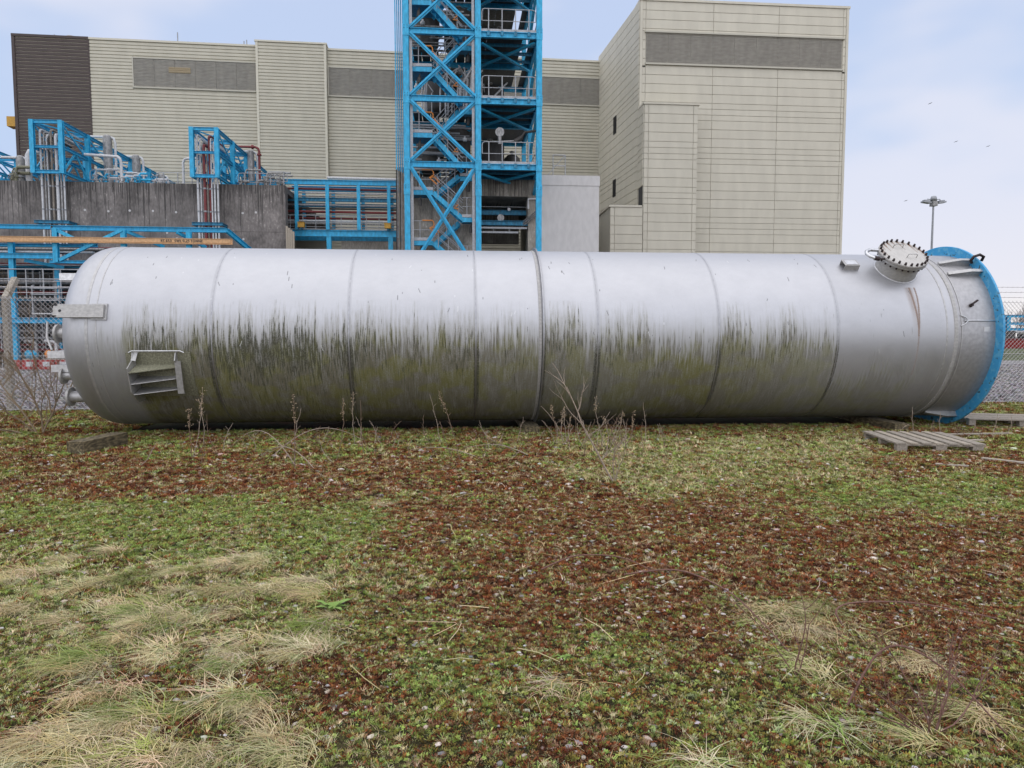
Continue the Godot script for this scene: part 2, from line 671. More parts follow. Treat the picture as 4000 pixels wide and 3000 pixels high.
func pebble_mesh(k: int) -> ArrayMesh:
	var r := RandomNumberGenerator.new()
	r.seed = 300 + k
	var pts := []
	for j in 4:
		for i in 6:
			var e := lerpf(-0.9, 1.35, j / 3.0)
			var a := TAU * (i + 0.5 * (j % 2)) / 6.0
			var q := r.randf_range(0.8, 1.15)
			pts.append(Vector3(cos(a) * cos(e) * q, sin(e) * 0.62 * q, sin(a) * cos(e) * q))
	var b := Buf.new()
	for j in 3:
		for i in 6:
			var p: Vector3 = pts[j * 6 + i]
			var q: Vector3 = pts[j * 6 + (i + 1) % 6]
			var s: Vector3 = pts[j * 6 + 6 + i]
			var t: Vector3 = pts[j * 6 + 6 + (i + 1) % 6]
			b.tri(p, q, s, p + q + s)
			b.tri(q, t, s, q + t + s)
	for i in range(1, 5):
		b.tri(pts[18], pts[18 + i], pts[19 + i], Vector3.UP)
	return b.mesh()


func blades_mesh(k: int, blades: int, spread: float, droop: float, width: float, combed := false) -> ArrayMesh:
	var r := RandomNumberGenerator.new()
	r.seed = 500 + k
	var b := Buf.new()
	for i in blades:
		var a := r.randf() * TAU
		var root := Vector3(cos(a), 0, sin(a)) * r.randf() * 0.22
		var go := a + r.randf_range(-0.9, 0.9) if not combed else PI * 0.85 + r.randfn(0.0, 0.75)
		if combed:
			root *= 2.2
		var d := Vector3(cos(go), 0, sin(go))
		var l := r.randf_range(0.55, 1.1)
		var w := width * r.randf_range(0.7, 1.3)
		var s := d.cross(Vector3.UP) * w
		var reach := spread * r.randf_range(0.3, 1.1)
		var last := root
		for j in 4:
			var t := (j + 1) / 4.0
			var p := root + d * reach * l * t * (0.4 + 0.6 * t) + Vector3.UP * l * (t - droop * t * t)
			var s0 := s * (1.0 - j * 0.2)
			var s1 := s * (1.0 - (j + 1) * 0.24)
			b.tri(last - s0, last + s0, p + s1, Vector3.UP + d * 0.2)
			if j < 3:
				b.tri(last - s0, p + s1, p - s1, Vector3.UP + d * 0.2)
			last = p
	return b.mesh()


func rosette_mesh(k: int) -> ArrayMesh:
	var r := RandomNumberGenerator.new()
	r.seed = 700 + k
	var b := Buf.new()
	for i in 9:
		var a := TAU * i / 9.0 + r.randf_range(-0.3, 0.3)
		var d := Vector3(cos(a), r.randf_range(0.15, 0.8), sin(a)).normalized()
		leaf(b, d * 0.05, d, r.randf_range(0.16, 0.26), r.randf_range(0.6, 1.0), r.randf_range(0.0, 0.25))
	return b.mesh()


func vary(c: Color, amount: float) -> Color:
	var k := 1.0 + rng.randf_range(-amount, amount)
	return Color(c.r * k * rng.randf_range(0.88, 1.12), c.g * k * rng.randf_range(0.92, 1.08), c.b * k * rng.randf_range(0.85, 1.15))


func ground_cover() -> void:
	var moss := [Copies.new(), Copies.new(), Copies.new()]
	var stones := [Copies.new(), Copies.new(), Copies.new()]
	var grass := [Copies.new(), Copies.new()]
	var straw := [Copies.new(), Copies.new(), Copies.new(), Copies.new()]
	var rosettes := Copies.new()
	var litter := Copies.new()
	var red := [Color(0.22, 0.076, 0.034), Color(0.31, 0.115, 0.045), Color(0.12, 0.046, 0.026), Color(0.3, 0.19, 0.11)]
	var olive := [Color(0.28, 0.235, 0.055), Color(0.22, 0.175, 0.055), Color(0.33, 0.28, 0.08)]
	var green := [Color(0.25, 0.32, 0.075), Color(0.33, 0.41, 0.11), Color(0.19, 0.23, 0.06), Color(0.38, 0.41, 0.19)]
	var dry := [Color(0.62, 0.5, 0.29), Color(0.52, 0.41, 0.22), Color(0.7, 0.59, 0.38), Color(0.45, 0.4, 0.19)]
	var stone := [Color(0.34, 0.3, 0.27), Color(0.46, 0.41, 0.37), Color(0.22, 0.2, 0.185), Color(0.4, 0.33, 0.26), Color(0.54, 0.49, 0.44)]
	# x from, x to, z from, z to, pieces per square metre, size
	var bands := [[-4.6, 5.0, 8.2, 11.0, 4000, 0.62], [-6.5, 7.0, 5.6, 8.2, 2000, 0.9], [-9.0, 11.0, 3.2, 5.6, 950, 1.25], [-11.0, 13.0, 0.2, 3.2, 520, 1.6], [-12.0, -5.6, -3.3, 0.2, 260, 2.2], [8.6, 16.0, -3.3, 0.2, 260, 2.2]]
	for q in bands:
		var total := int((q[1] - q[0]) * (q[3] - q[2]) * q[4])
		for i in total:
			var x := rng.randf_range(q[0], q[1])
			var z := rng.randf_range(q[2], q[3])
			var p := Vector3(x, height(x, z) - 0.003, z)
			var k := zone(x + rng.randfn(0, 0.1), z + rng.randfn(0, 0.1))
			var s: float = q[5] * rng.randf_range(0.7, 1.35)
			var u := rng.randf()
			var share := [0.28, 0.25, 0.15, 0.13, 0.08, 0.06]      # red, olive, pale green moss, grass, straw, rosette; the rest is stones
			if k == 1:
				share = [0.62, 0.1, 0.05, 0.03, 0.08, 0.02]
			elif k == 2:
				share = [0.12, 0.14, 0.14, 0.25, 0.27, 0.04]
			elif k == 3:
				share = [0.09, 0.18, 0.34, 0.22, 0.06, 0.07]
			var yaw := rng.randf() * TAU
			var at := 0
			while at < 6 and u > share[at]:
				u -= share[at]
				at += 1
			match at:
				0:
					moss[rng.randi() % 3].put(p, yaw, Vector3(0.02, 0.017, 0.02) * s, rng.randf_range(-0.3, 0.3), vary(red[rng.randi() % 4], 0.3))
				1:
					moss[rng.randi() % 3].put(p, yaw, Vector3(0.02, 0.015, 0.02) * s, rng.randf_range(-0.3, 0.3), vary(olive[rng.randi() % 3], 0.3))
				2:
					moss[rng.randi() % 3].put(p, yaw, Vector3(0.022, 0.018, 0.022) * s, rng.randf_range(-0.3, 0.3), vary(green[rng.randi() % 4], 0.35))
				3:
					grass[rng.randi() % 2].put(p, yaw, Vector3(0.04, 0.032, 0.04) * s, 0.0, vary(green[rng.randi() % 4], 0.3))
				4:
					grass[rng.randi() % 2].put(p, yaw, Vector3(0.05, 0.035, 0.05) * s, rng.randf_range(-0.4, 0.4), vary(dry[rng.randi() % 4], 0.25))
				5:
					rosettes.put(p + Vector3(0, 0.004, 0), yaw, Vector3(0.02, 0.018, 0.02) * s, rng.randf_range(-0.2, 0.2), vary(green[rng.randi() % 2], 0.25))
				_:
					var f := 0.02 * s * pow(rng.randf(), 2.2) + 0.005 * s
					var tone: Color = stone[rng.randi() % 5]
					stones[rng.randi() % 3].put(p, yaw, Vector3(f * rng.randf_range(1.0, 1.6), f, f), 0.0, vary(tone, 0.2))
	# dry straws lying on the ground
	for i in 380:
		var x := rng.randf_range(-6, 8)
		var z := rng.randf_range(1.8, 10.9)
		litter.put(Vector3(x, height(x, z) + 0.014, z), rng.randf() * TAU, Vector3(1, 1, rng.randf_range(0.4, 1.6)), rng.randf_range(-0.12, 0.12), vary(dry[rng.randi() % 4], 0.3))
	# long dry tufts in clumps with moss between them
	for zn in straw_zones.size():
		var n: int = [85, 44, 80, 6][zn]
		var tries := 0
		while n > 0 and tries < 20000:
			tries += 1
			var cx := rng.randf_range(-4.2, 8)
			var cz := rng.randf_range(1.6, 10.6)
			if not Geometry2D.is_point_in_polygon(Vector2(cx, cz), PackedVector2Array(straw_zones[zn])):
				continue
			n -= 1
			var turn := rng.randf_range(-0.9, 0.9)
			var green_clump := rng.randf() < 0.14
			var big := rng.randf_range(0.5, 1.05)
			for i in rng.randi_range(8, 16):
				var x := cx + rng.randfn(0, 0.075 * big)
				var z := cz + rng.randfn(0, 0.06 * big)
				var s := rng.randf_range(0.07, 0.16) * big * (0.7 if zn == 2 else 1.0)
				var tone: Color = green[rng.randi() % 4] * 0.85 if (rng.randf() < (0.6 if green_clump else 0.08)) else dry[rng.randi() % 4]
				straw[rng.randi() % 4].put(Vector3(x, height(x, z) - 0.004, z), turn + rng.randf_range(-0.5, 0.5), Vector3(s * 1.15, s * rng.randf_range(0.6, 1.0), s * 1.15), rng.randf_range(-0.2, 0.2), vary(tone, 0.2))
	for t in [[0.45, 9.43], [2.31, 9.28], [1.76, 9.33], [1.79, 8.66], [0.9, 10.0], [1.9, 9.89], [-1.15, 8.72], [-1.57, 8.8], [-0.89, 8.07], [-1.33, 9.71], [-1.05, 9.31], [2.25, 9.75], [1.55, 9.75], [-0.73, 5.68], [3.9, 3.2]]:
		for i in 7:
			var x: float = t[0] + rng.randfn(0, 0.07)
			var z: float = t[1] + rng.randfn(0, 0.05)
			straw[i % 4].put(Vector3(x, height(x, z), z), rng.randf_range(-1.6, 1.6), Vector3.ONE * rng.randf_range(0.07, 0.16) * Vector3(1.2, 0.55, 1.2), 0.0, vary(dry[rng.randi() % 3] if rng.randf() < 0.75 else green[1], 0.2))
	for i in 3:
		scatter(["moss", "moss_cushions", "moss_tufts"][i], moss[i], moss_mesh(i), M["tinted"], ["red brown and green moss covering the stony ground", "low mossy cushions between the pebbles", "fine moss tufts spread over the yard"][i], "moss")
		scatter(["pebbles", "small_stones", "pale_stones"][i], stones[i], pebble_mesh(i), M["tinted"], ["small grey pebbles lying in the moss", "rounded little stones scattered over the yard", "pale angular stones among the moss"][i], "pebbles")
	for i in 2:
		scatter(["short_grass", "sparse_grass"][i], grass[i], blades_mesh(i, 9, 0.9, 0.25, 0.05), M["leaf"], ["short green and straw coloured grass in the moss", "sparse low grass blades across the yard"][i], "grass")
	for i in 4:
		scatter(["dry_grass", "long_grass", "bent_grass", "wispy_grass"][i], straw[i], blades_mesh(10 + i, 26, 1.6, 0.6 + 0.05 * i, 0.015, true), M["leaf"], ["bleached dry grass tufts in the foreground", "long bent straw grass in pale patches", "flattened yellowed grass over the moss", "thin wispy dead grass in clumps"][i], "grass")
	scatter("leafy_weeds", rosettes, rosette_mesh(0), M["leaf"], "tiny green leaf rosettes growing through the moss", "weeds")
	var b := Buf.new()
	b.bar(Vector3(0, 0, -0.09), Vector3(0.012, 0.006, 0), 0.003, 0.002)
	b.bar(Vector3(0.012, 0.006, 0), Vector3(0, 0, 0.1), 0.003, 0.002)
	scatter("straw_litter", litter, b.mesh(), M["tinted"], "dead straws and thin twigs lying on the moss", "litter")
	# grey ballast behind the fence
	var ballast := Copies.new()
	for i in 52000:
		var left := rng.randf() < 0.42
		var x := rng.randf_range(-21, -4.5) if left else rng.randf_range(9.0, 33.0)
		var z := rng.randf_range(-22.0, -3.5) if left else rng.randf_range(-24.4, -3.5)
		if not left and absf(x - (12.0 + (-z) * 0.68)) > 6.0:
			continue
		var f := rng.randf_range(0.03, 0.06)
		ballast.put(Vector3(x, 0.012, z), rng.randf() * TAU, Vector3(f * 1.3, f, f), rng.randf_range(-0.4, 0.4), vary([Color(0.22, 0.205, 0.205), Color(0.31, 0.29, 0.29), Color(0.14, 0.13, 0.13)][rng.randi() % 3], 0.25))
	scatter("ballast", ballast, pebble_mesh(7), M["tinted"], "coarse grey gravel behind the wire fence", "gravel")


# ---------------------------------------------------------------- the long clad hall
func plank_mesh(w: float, h: float, proud: float) -> ArrayMesh:
	var b := Buf.new()
	var lip := h * 0.76
	var pts := [Vector2(0, 0), Vector2(proud, 0.004), Vector2(proud, lip), Vector2(0.0, h * 0.86)]
	for i in 3:
		var p: Vector2 = pts[i]
		var q: Vector2 = pts[i + 1]
		b.quad(Vector3(0, p.y, p.x), Vector3(w, p.y, p.x), Vector3(w, q.y, q.x), Vector3(0, q.y, q.x), Vector3(0, -(q.x - p.x), q.y - p.y) if i != 0 else Vector3.DOWN)
	for x in [0.0, w]:
		b.quad(Vector3(x, 0, 0), Vector3(x, 0.004, proud), Vector3(x, lip, proud), Vector3(x, h * 0.86, 0), Vector3(-1 if x == 0.0 else 1, 0, 0))
	return b.mesh()


func planks(root: Node3D, x0: float, x1: float, y_top: float, y_low: float, z: float, mats: Array, gap_lo := 0.0, gap_hi := -1.0) -> void:
	var h := 0.24
	var m := plank_mesh(x1 - x0, h, 0.055)
	var y := y_top - h
	var i := 0
	while y > y_low:
		if not (y + h > gap_lo and y < gap_hi):
			copy_part(root, "cladding_plank", m, mats[(i * 7 + int(x0)) % mats.size()], Vector3(x0, y, z))
		y -= h
		i += 1


func louvre(root: Node3D, x0: float, x1: float, y0: float, y1: float, z: float, m: Material) -> void:
	var b := Buf.new()
	b.box(Vector3(x0, y0, z - 0.06), Vector3(x1, y1, z - 0.03))
	var n := int((y1 - y0) / 0.1)
	for i in n:
		var y := y0 + (i + 0.5) * (y1 - y0) / n
		b.obox(Vector3((x0 + x1) / 2, y, z), Vector3((x1 - x0) / 2 - 0.012, 0, 0), Vector3(0, 0.034, 0.02), Vector3(0, -0.006, 0.01))
	part(root, "louvre_panel", b, m)


func process_hall() -> void:
	var root := Node3D.new()
	root.name = numbered("process_hall")
	add_child(root)
	root.position = Vector3(11.6, 0, -42.5)
	root.rotation_degrees.y = 1.73
	tag(root, "long beige ribbed hall with a dark brown end and grey louvre strips", "building")
	var b := Buf.new()
	b.box(Vector3(-42.6, 0, -14), Vector3(-0.02, 22.86, 0.0))
	part(root, "wall", b, M["beige_b"])
	b = Buf.new()
	b.box(Vector3(-42.75, 22.86, -14.1), Vector3(-37.6, 23.03, 0.12))
	part(root, "parapet_cap", b, M["brown"])
	b = Buf.new()
	b.box(Vector3(-37.59, 22.86, -14.1), Vector3(-25.97, 23.0, 0.12))
	b.box(Vector3(-20.86, 22.86, -14.1), Vector3(-0.02, 23.0, 0.12))
	part(root, "parapet_cap", b, M["beige_trim"])
	b = Buf.new()
	b.box(Vector3(-42.66, 0, -14), Vector3(-42.61, 22.85, 0.05))
	part(root, "side_wall", b, M["brown"])
	b = Buf.new()
	b.box(Vector3(-42.75, 0, 0.002), Vector3(-42.55, 22.85, 0.1))
	part(root, "corner_trim", b, M["brown"])
	b = Buf.new()
	b.box(Vector3(-37.66, 9, 0.002), Vector3(-37.56, 22.85, 0.08))
	part(root, "joint_trim", b, M["brown"])
	planks(root, -42.55, -37.66, 22.85, 9.0, 0.002, [M["brown"]])
	planks(root, -37.56, -34.66, 22.85, 9.0, 0.002, [M["beige"], M["beige_b"], M["beige"]])
	planks(root, -34.66, -25.95, 22.85, 9.0, 0.002, [M["beige"], M["beige"], M["beige_b"]], 19.62, 21.74)
	planks(root, -20.86, -0.02, 22.85, 5.6, 0.002, [M["beige"], M["beige_b"], M["beige"]], 19.54, 21.66)
	# projecting bay
	b = Buf.new()
	b.box(Vector3(-25.9, 0, 0.0), Vector3(-20.93, 23.1, 0.4))
	part(root, "bay_wall", b, M["beige_b"])
	b = Buf.new()
	b.box(Vector3(-26.0, 23.1, -0.6), Vector3(-20.83, 23.22, 0.52))
	part(root, "bay_cap", b, M["beige_trim"])
	for x in [-25.94, -21.06]:
		b = Buf.new()
		b.box(Vector3(x, 8, 0.3), Vector3(x + 0.17, 23.1, 0.49))
		part(root, "corner_trim", b, M["beige_trim"])
	planks(root, -25.77, -21.06, 23.1, 8.6, 0.402, [M["beige"], M["beige"], M["beige_b"]])
	# louvres in their openings
	var w := (34.6 - 25.97) / 6.0
	for i in 6:
		louvre(root, -34.6 + i * w, -34.6 + (i + 1) * w - 0.02, 19.7, 21.66, 0.07, M["louvre"])
	louvre(root, -34.6 + 1.7 * w, -34.6 + 2.75 * w, 20.75, 21.15, 0.13, M["louvre_tan"])
	w = 20.8 / 13.0
	for i in 13:
		louvre(root, -20.84 + i * w, -20.84 + (i + 1) * w - 0.02, 19.6, 21.58, 0.07, M["louvre"])
	for f in [[-34.68, -25.95, 19.62, 21.74], [-20.86, -0.04, 19.52, 21.66]]:
		b = Buf.new()
		b.box(Vector3(f[0], f[2] - 0.03, 0.003), Vector3(f[1], f[2] + 0.06, 0.15))
		b.box(Vector3(f[0], f[3] - 0.06, 0.003), Vector3(f[1], f[3] + 0.02, 0.12))
		b.box(Vector3(f[0], f[2] + 0.061, 0.003), Vector3(f[0] + 0.08, f[3] - 0.061, 0.12))
		part(root, "louvre_frame", b, M["joint"])
	# small things on the roof
	var d := Buf.new()
	d.lathe(Vector3(-39.3, 23.02, -1.2), Vector3.UP, [Vector2(0, 0.5), Vector2(0.2, 0.5), Vector2(0.42, 0.38), Vector2(0.52, 0.0)], 16)
	part(root, "roof_cowl", d, M["pipe_tan"])
	for a in [[-40.2, 0.35], [-31.7, 0.9], [-27.0, 0.5], [-26.8, 0.6]]:
		d = Buf.new()
		d.rod(Vector3(a[0], 23.0, -0.6), Vector3(a[0], 23.0 + a[1], -0.6), 0.04, 6)
		part(root, "aerial", d, M["galv"])
	# yellow hoist beam standing out of the far end
	d = Buf.new()
	d.box(Vector3(-43.75, 16.8, -1.5), Vector3(-42.67, 17.5, -0.7))
	part(root, "hoist_beam", d, M["yellow"])


# ---------------------------------------------------------------- the tall panelled block
func panel(root: Node3D, x0: float, x1: float, y0: float, y1: float, z: float, i: int) -> void:
	var b := Buf.new()
	var g := 0.009
	var c := 0.012
	var lo := Vector3(x0 + g, y0 + g, z)
	var hi := Vector3(x1 - g, y1 - g, z + 0.05)
	# chamfered face
	var f := [Vector3(lo.x + c, lo.y + c, hi.z), Vector3(hi.x - c, lo.y + c, hi.z), Vector3(hi.x - c, hi.y - c, hi.z), Vector3(lo.x + c, hi.y - c, hi.z)]
	var e := [Vector3(lo.x, lo.y, hi.z - c), Vector3(hi.x, lo.y, hi.z - c), Vector3(hi.x, hi.y, hi.z - c), Vector3(lo.x, hi.y, hi.z - c)]
	b.quad(f[0], f[1], f[2], f[3], Vector3(0, 0, 1))
	var outs := [Vector3(0, -1, 1), Vector3(1, 0, 1), Vector3(0, 1, 1), Vector3(-1, 0, 1)]
	for k in 4:
		var n := (k + 1) % 4
		b.quad(f[k], f[n], e[n], e[k], outs[k])
		b.quad(e[k], e[n], Vector3(e[n].x, e[n].y, lo.z), Vector3(e[k].x, e[k].y, lo.z), outs[k] * Vector3(1, 1, 0))
	part(root, "wall_panel", b, [M["panel_a"], M["panel_b"], M["panel_c"], M["panel_a"]][(i * 5 + int(x0 * 3.0)) % 4])


func panel_rows(y_top: float, y_low: float) -> Array:
	var rows := []
	var steps := [0.58, 0.58, 0.58, 0.58, 0.38, 0.38, 0.36, 0.58, 0.58, 0.58, 0.37, 0.36, 0.36, 0.58, 0.58]
	var y := y_top
	var i := 0
	while y > y_low:
		var s: float = steps[i % steps.size()]
		rows.append([y - s, y])
		y -= s
		i += 1
	return rows


func clad_tower() -> void:
	var root := thing("panelled_block", "tall pale beige block of flat cladding panels with a grey louvre band near its roof", "building", Vector3(19.3, 0, -33.5))
	var z := -33.5
	var b := Buf.new()
	b.box(Vector3(12.32, 0, -47), Vector3(26.36, 23.4, z))
	part(root, "wall", b, M["joint"])
	b = Buf.new()
	b.box(Vector3(12.2, 23.4, -47.1), Vector3(26.5, 23.55, z + 0.12))
	part(root, "roof_cap", b, M["panel_c"])
	b = Buf.new()
	b.box(Vector3(26.28, 0, z + 0.002), Vector3(26.44, 23.4, z + 0.08))
	b.box(Vector3(12.24, 0, z + 0.002), Vector3(12.4, 23.4, z + 0.08))
	part(root, "corner_trim", b, M["panel_c"])
	var cols := [12.4, 12.62, 17.16, 21.62, 26.08, 26.28]
	var i := 0
	for r in panel_rows(23.4, 21.6):
		for c in 5:
			panel(root, cols[c], cols[c + 1], maxf(r[0], 21.5), r[1], z + 0.002, i)
			i += 1
	for c in [0, 4]:
		for r in panel_rows(21.5, 19.5):
			panel(root, cols[c], cols[c + 1], r[0], r[1], z + 0.002, i)
	for r in panel_rows(19.32, 6.0):
		for c in 5:
			panel(root, cols[c], cols[c + 1], r[0], r[1], z + 0.002, i)
			i += 1
	var w := (26.04 - 12.66) / 9.0
	for k in 9:
		louvre(root, 12.66 + k * w, 12.66 + (k + 1) * w - 0.02, 19.46, 21.4, z + 0.05, M["louvre"])
	b = Buf.new()
	b.box(Vector3(12.56, 21.38, z + 0.003), Vector3(26.16, 21.48, z + 0.2))
	b.box(Vector3(12.6, 19.36, z + 0.003), Vector3(26.1, 19.46, z + 0.16))
	part(root, "louvre_frame", b, M["joint"])
	# the side that runs back to the hall
	var side := Node3D.new()
	side.name = "side_wall"
	root.add_child(side)
	var corner := Vector3(12.24, 0, z)
	side.position = corner - origin[root]
	side.rotation.y = -PI / 2 + atan2(0.72, 8.6)
	b = Buf.new()
	b.box(Vector3(-9.4, 0, -0.6), Vector3(0, 23.42, 0.0))
	part(side, "backing", b, M["joint"])
	for r in panel_rows(23.4, 7.0):
		panel(side, -9.2, -4.6, r[0], r[1], 0.002, i)
		panel(side, -4.6, 0.0, r[0], r[1], 0.002, i + 1)
		i += 2
	for y in [16.9, 12.4]:
		louvre(side, -5.2, -4.55, y - 0.62, y + 0.62, 0.09, M["dark"])
	# stair bay and low annexe in front
	var f := -32.1
	b = Buf.new()
	b.box(Vector3(12.22, 0, z + 0.1), Vector3(15.74, 16.4, f - 0.05))
	b.box(Vector3(10.07, 0, z - 2.0), Vector3(12.2, 9.9, f - 0.05))
	part(root, "bay_wall", b, M["joint"])
	b = Buf.new()
	b.box(Vector3(12.14, 16.4, z + 0.1), Vector3(15.84, 16.52, f + 0.06))
	b.box(Vector3(9.98, 9.9, z - 2.0), Vector3(12.13, 10.02, f + 0.06))
	part(root, "bay_cap", b, M["panel_c"])
	for r in panel_rows(16.4, 6.0):
		panel(root, 12.22, 12.51, r[0], r[1], f - 0.05, i)
		panel(root, 12.51, 15.45, r[0], r[1], f - 0.05, i)
		panel(root, 15.45, 15.74, r[0], r[1], f - 0.05, i)
		i += 3
	for r in panel_rows(9.9, 6.0):
		panel(root, 10.07, 10.36, r[0], r[1], f - 0.05, i)
		panel(root, 10.36, 12.2, r[0], r[1], f - 0.05, i)
		i += 2
	var flank := Node3D.new()
	flank.name = "bay_side"
	root.add_child(flank)
	flank.position = Vector3(12.21, 0, f - 0.05) - origin[root]
	flank.rotation.y = -PI / 2
	for r in panel_rows(16.4, 11.3):
		panel(flank, -1.3, 0.0, maxf(r[0], 11.3), r[1], 0.002, i)
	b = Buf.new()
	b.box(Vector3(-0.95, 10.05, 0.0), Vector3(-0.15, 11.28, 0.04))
	part(flank, "dark_panel", b, M["dark"])  # flat dark sheet stands for the shade inside an open doorway


# ---------------------------------------------------------------- concrete buildings of the works
func concrete_works() -> void:
	var t := thing("concrete_building", "light grey concrete block with a dark open portal behind the blue stair tower", "building", Vector3(2.6, 0, -27.3))
	var z := -27.3
	var b := Buf.new()
	b.box(Vector3(-2.85, 0, z - 12), Vector3(1.5, 10.5, z))
	part(t, "stair_wall", b, M["concrete_stained"])
	b = Buf.new()
	b.box(Vector3(4.98, 0, z - 12), Vector3(8.27, 10.1, z + 0.3))
	part(t, "side_wall", b, M["concrete_light"])
	b = Buf.new()
	b.box(Vector3(4.96, 10.1, z - 12), Vector3(8.3, 10.66, z + 0.33))
	part(t, "parapet", b, M["concrete_light"])
	b = Buf.new()
	b.box(Vector3(1.5, 9.5, z - 12), Vector3(4.98, 10.45, z + 0.002))
	part(t, "lintel", b, M["concrete_stained"])
	b = Buf.new()
	b.box(Vector3(4.25, 0, z - 1.2), Vector3(4.97, 9.5, z + 0.05))
	part(t, "pillar", b, M["concrete_stained"])
	b = Buf.new()
	b.box(Vector3(1.5, 7.6, z - 6.0), Vector3(4.25, 9.5, z - 5.6))
	part(t, "inner_wall", b, M["concrete_stained"])
	b = Buf.new()
	b.box(Vector3(1.5, 0, z - 12), Vector3(4.98, 7.6, z - 11.6))
	part(t, "back_wall", b, M["concrete_stained"])
	b = Buf.new()
	b.rod(Vector3(5.7, 10.66, z - 0.2), Vector3(5.7, 11.9, z - 0.2), 0.03, 6)
	b.rod(Vector3(6.4, 10.66, z - 0.2), Vector3(6.4, 11.9, z - 0.2), 0.03, 6)
	b.rod(Vector3(5.7, 11.9, z - 0.2), Vector3(6.4, 11.9, z - 0.2), 0.03, 6)
	b.rod(Vector3(5.7, 11.3, z - 0.2), Vector3(6.4, 11.3, z - 0.2), 0.03, 6)
	b.rod(Vector3(5.3, 10.66, z - 0.2), Vector3(6.4, 11.9, z - 0.2), 0.025, 6)
	part(t, "roof_rail", b, M["rail"])
	# inside the portal
	for y in [8.72, 8.02]:
		b = Buf.new()
		b.ibeam(Vector3(1.52, y, z - 0.8 + (8.72 - y)), Vector3(4.24, y, z - 0.8 + (8.72 - y)), 0.2, 0.26)
		part(t, "portal_beam", b, M["blue_old"])
	b = Buf.new()
	b.rod(Vector3(1.52, 9.0, z - 0.5), Vector3(4.24, 9.0, z - 0.5), 0.02, 6)
	b.bar(Vector3(1.55, 7.75, z - 0.1), Vector3(4.2, 7.75, z - 0.1), 0.1, 0.1)
	b.bar(Vector3(1.55, 7.5, z - 0.1), Vector3(3.7, 7.5, z - 0.1), 0.1, 0.1)
	for x in [2.3, 3.2]:
		b.bar(Vector3(x, 7.5, z - 0.1), Vector3(x, 7.75, z - 0.1), 0.05, 0.05)
	part(t, "pipe_rail", b, M["rail"])
	b = Buf.new()
	b.box(Vector3(1.52, 6.0, z - 11), Vector3(4.24, 6.12, z - 0.2))
	part(t, "portal_deck", b, M["blue_old"])
	b = Buf.new()
	b.lathe(Vector3(2.72, 8.36, z - 0.45), Vector3(0, 0, 1), [Vector2(0, 0.2), Vector2(0.12, 0.2), Vector2(0.12, 0.0)], 20, true)
	part(t, "gauge", b, M["lagging"])
	b = Buf.new()
	b.lathe(Vector3(3.2, 8.85, z - 0.45), Vector3(0, 0, 1), [Vector2(0, 0.09), Vector2(0.05, 0.09), Vector2(0.05, 0.0)], 12, true)
	part(t, "lamp_disc", b, M["white"])
	b = Buf.new()
	b.tube(PackedVector3Array([Vector3(4.25, 8.8, z + 0.12), Vector3(4.25, 9.35, z + 0.12), Vector3(4.9, 9.35, z + 0.12)]), 0.06, 8)
	part(t, "white_pipe", b, M["white"])
	for k in 3:
		b = Buf.new()
		b.tube(PackedVector3Array([Vector3(3.8, 7.75 + k * 0.12, z - 0.3), Vector3(4.3, 8.1 + k * 0.12, z + 0.2), Vector3(4.85, 8.55 + k * 0.12, z + 0.6)]), 0.045, 8)
		part(t, "conduit", b, M["lagging"])
	b = Buf.new()
	b.box(Vector3(3.85, 5.2, z + 0.06), Vector3(3.93, 6.4, z + 0.1))
	part(t, "red_marker", b, M["red"])
	# the dark concrete wall under the pipe racks
	t = thing("concrete_wall", "long stained dark concrete wall with pipe racks riding over its top", "wall", Vector3(-24, 0, -27))
	b = Buf.new()
	b.box(Vector3(-45, 0, -27.6), Vector3(-9.13, 9.83, -27.03))
	part(t, "wall", b, M["concrete_dark"])
	for k in 10:
		for q in [[0.0, 3.9], [3.9, 7.3], [7.3, 9.84]]:
			b = Buf.new()
			b.box(Vector3(-45.0 + k * 3.588 + 0.008, q[0] + 0.008, -27.04), Vector3(-45.0 + (k + 1) * 3.588 - 0.008, q[1] - 0.008, -27.0))
			part(t, "cast_panel", b, M["concrete_dark"])
	b = Buf.new()
	b.box(Vector3(-45, 9.5, -42.0), Vector3(-9.12, 9.8, -27.6))
	part(t, "roof_slab", b, M["concrete_dark"])
	for x in [-24.5, -18.4, -14.9, -11.4]:
		for y in [6.9, 8.3]:
			b = Buf.new()
			b.lathe(Vector3(x, y, -27.0), Vector3(0, 0, 1), [Vector2(0, 0.06), Vector2(0.012, 0.06), Vector2(0.012, 0)], 10, true)
			part(t, "tie_hole_plug", b, M["concrete_light"])
	for x in [-17.3, -16.1, -15.4, -19.6, -10.7]:
		b = Buf.new()
		b.lathe(Vector3(x, 8.35 if x != -15.4 else 7.2, -27.0), Vector3(0, 0, 1), [Vector2(0, 0.06), Vector2(0.012, 0.06), Vector2(0.012, 0)], 10, true)
		part(t, "tie_hole_plug", b, M["concrete_light"])


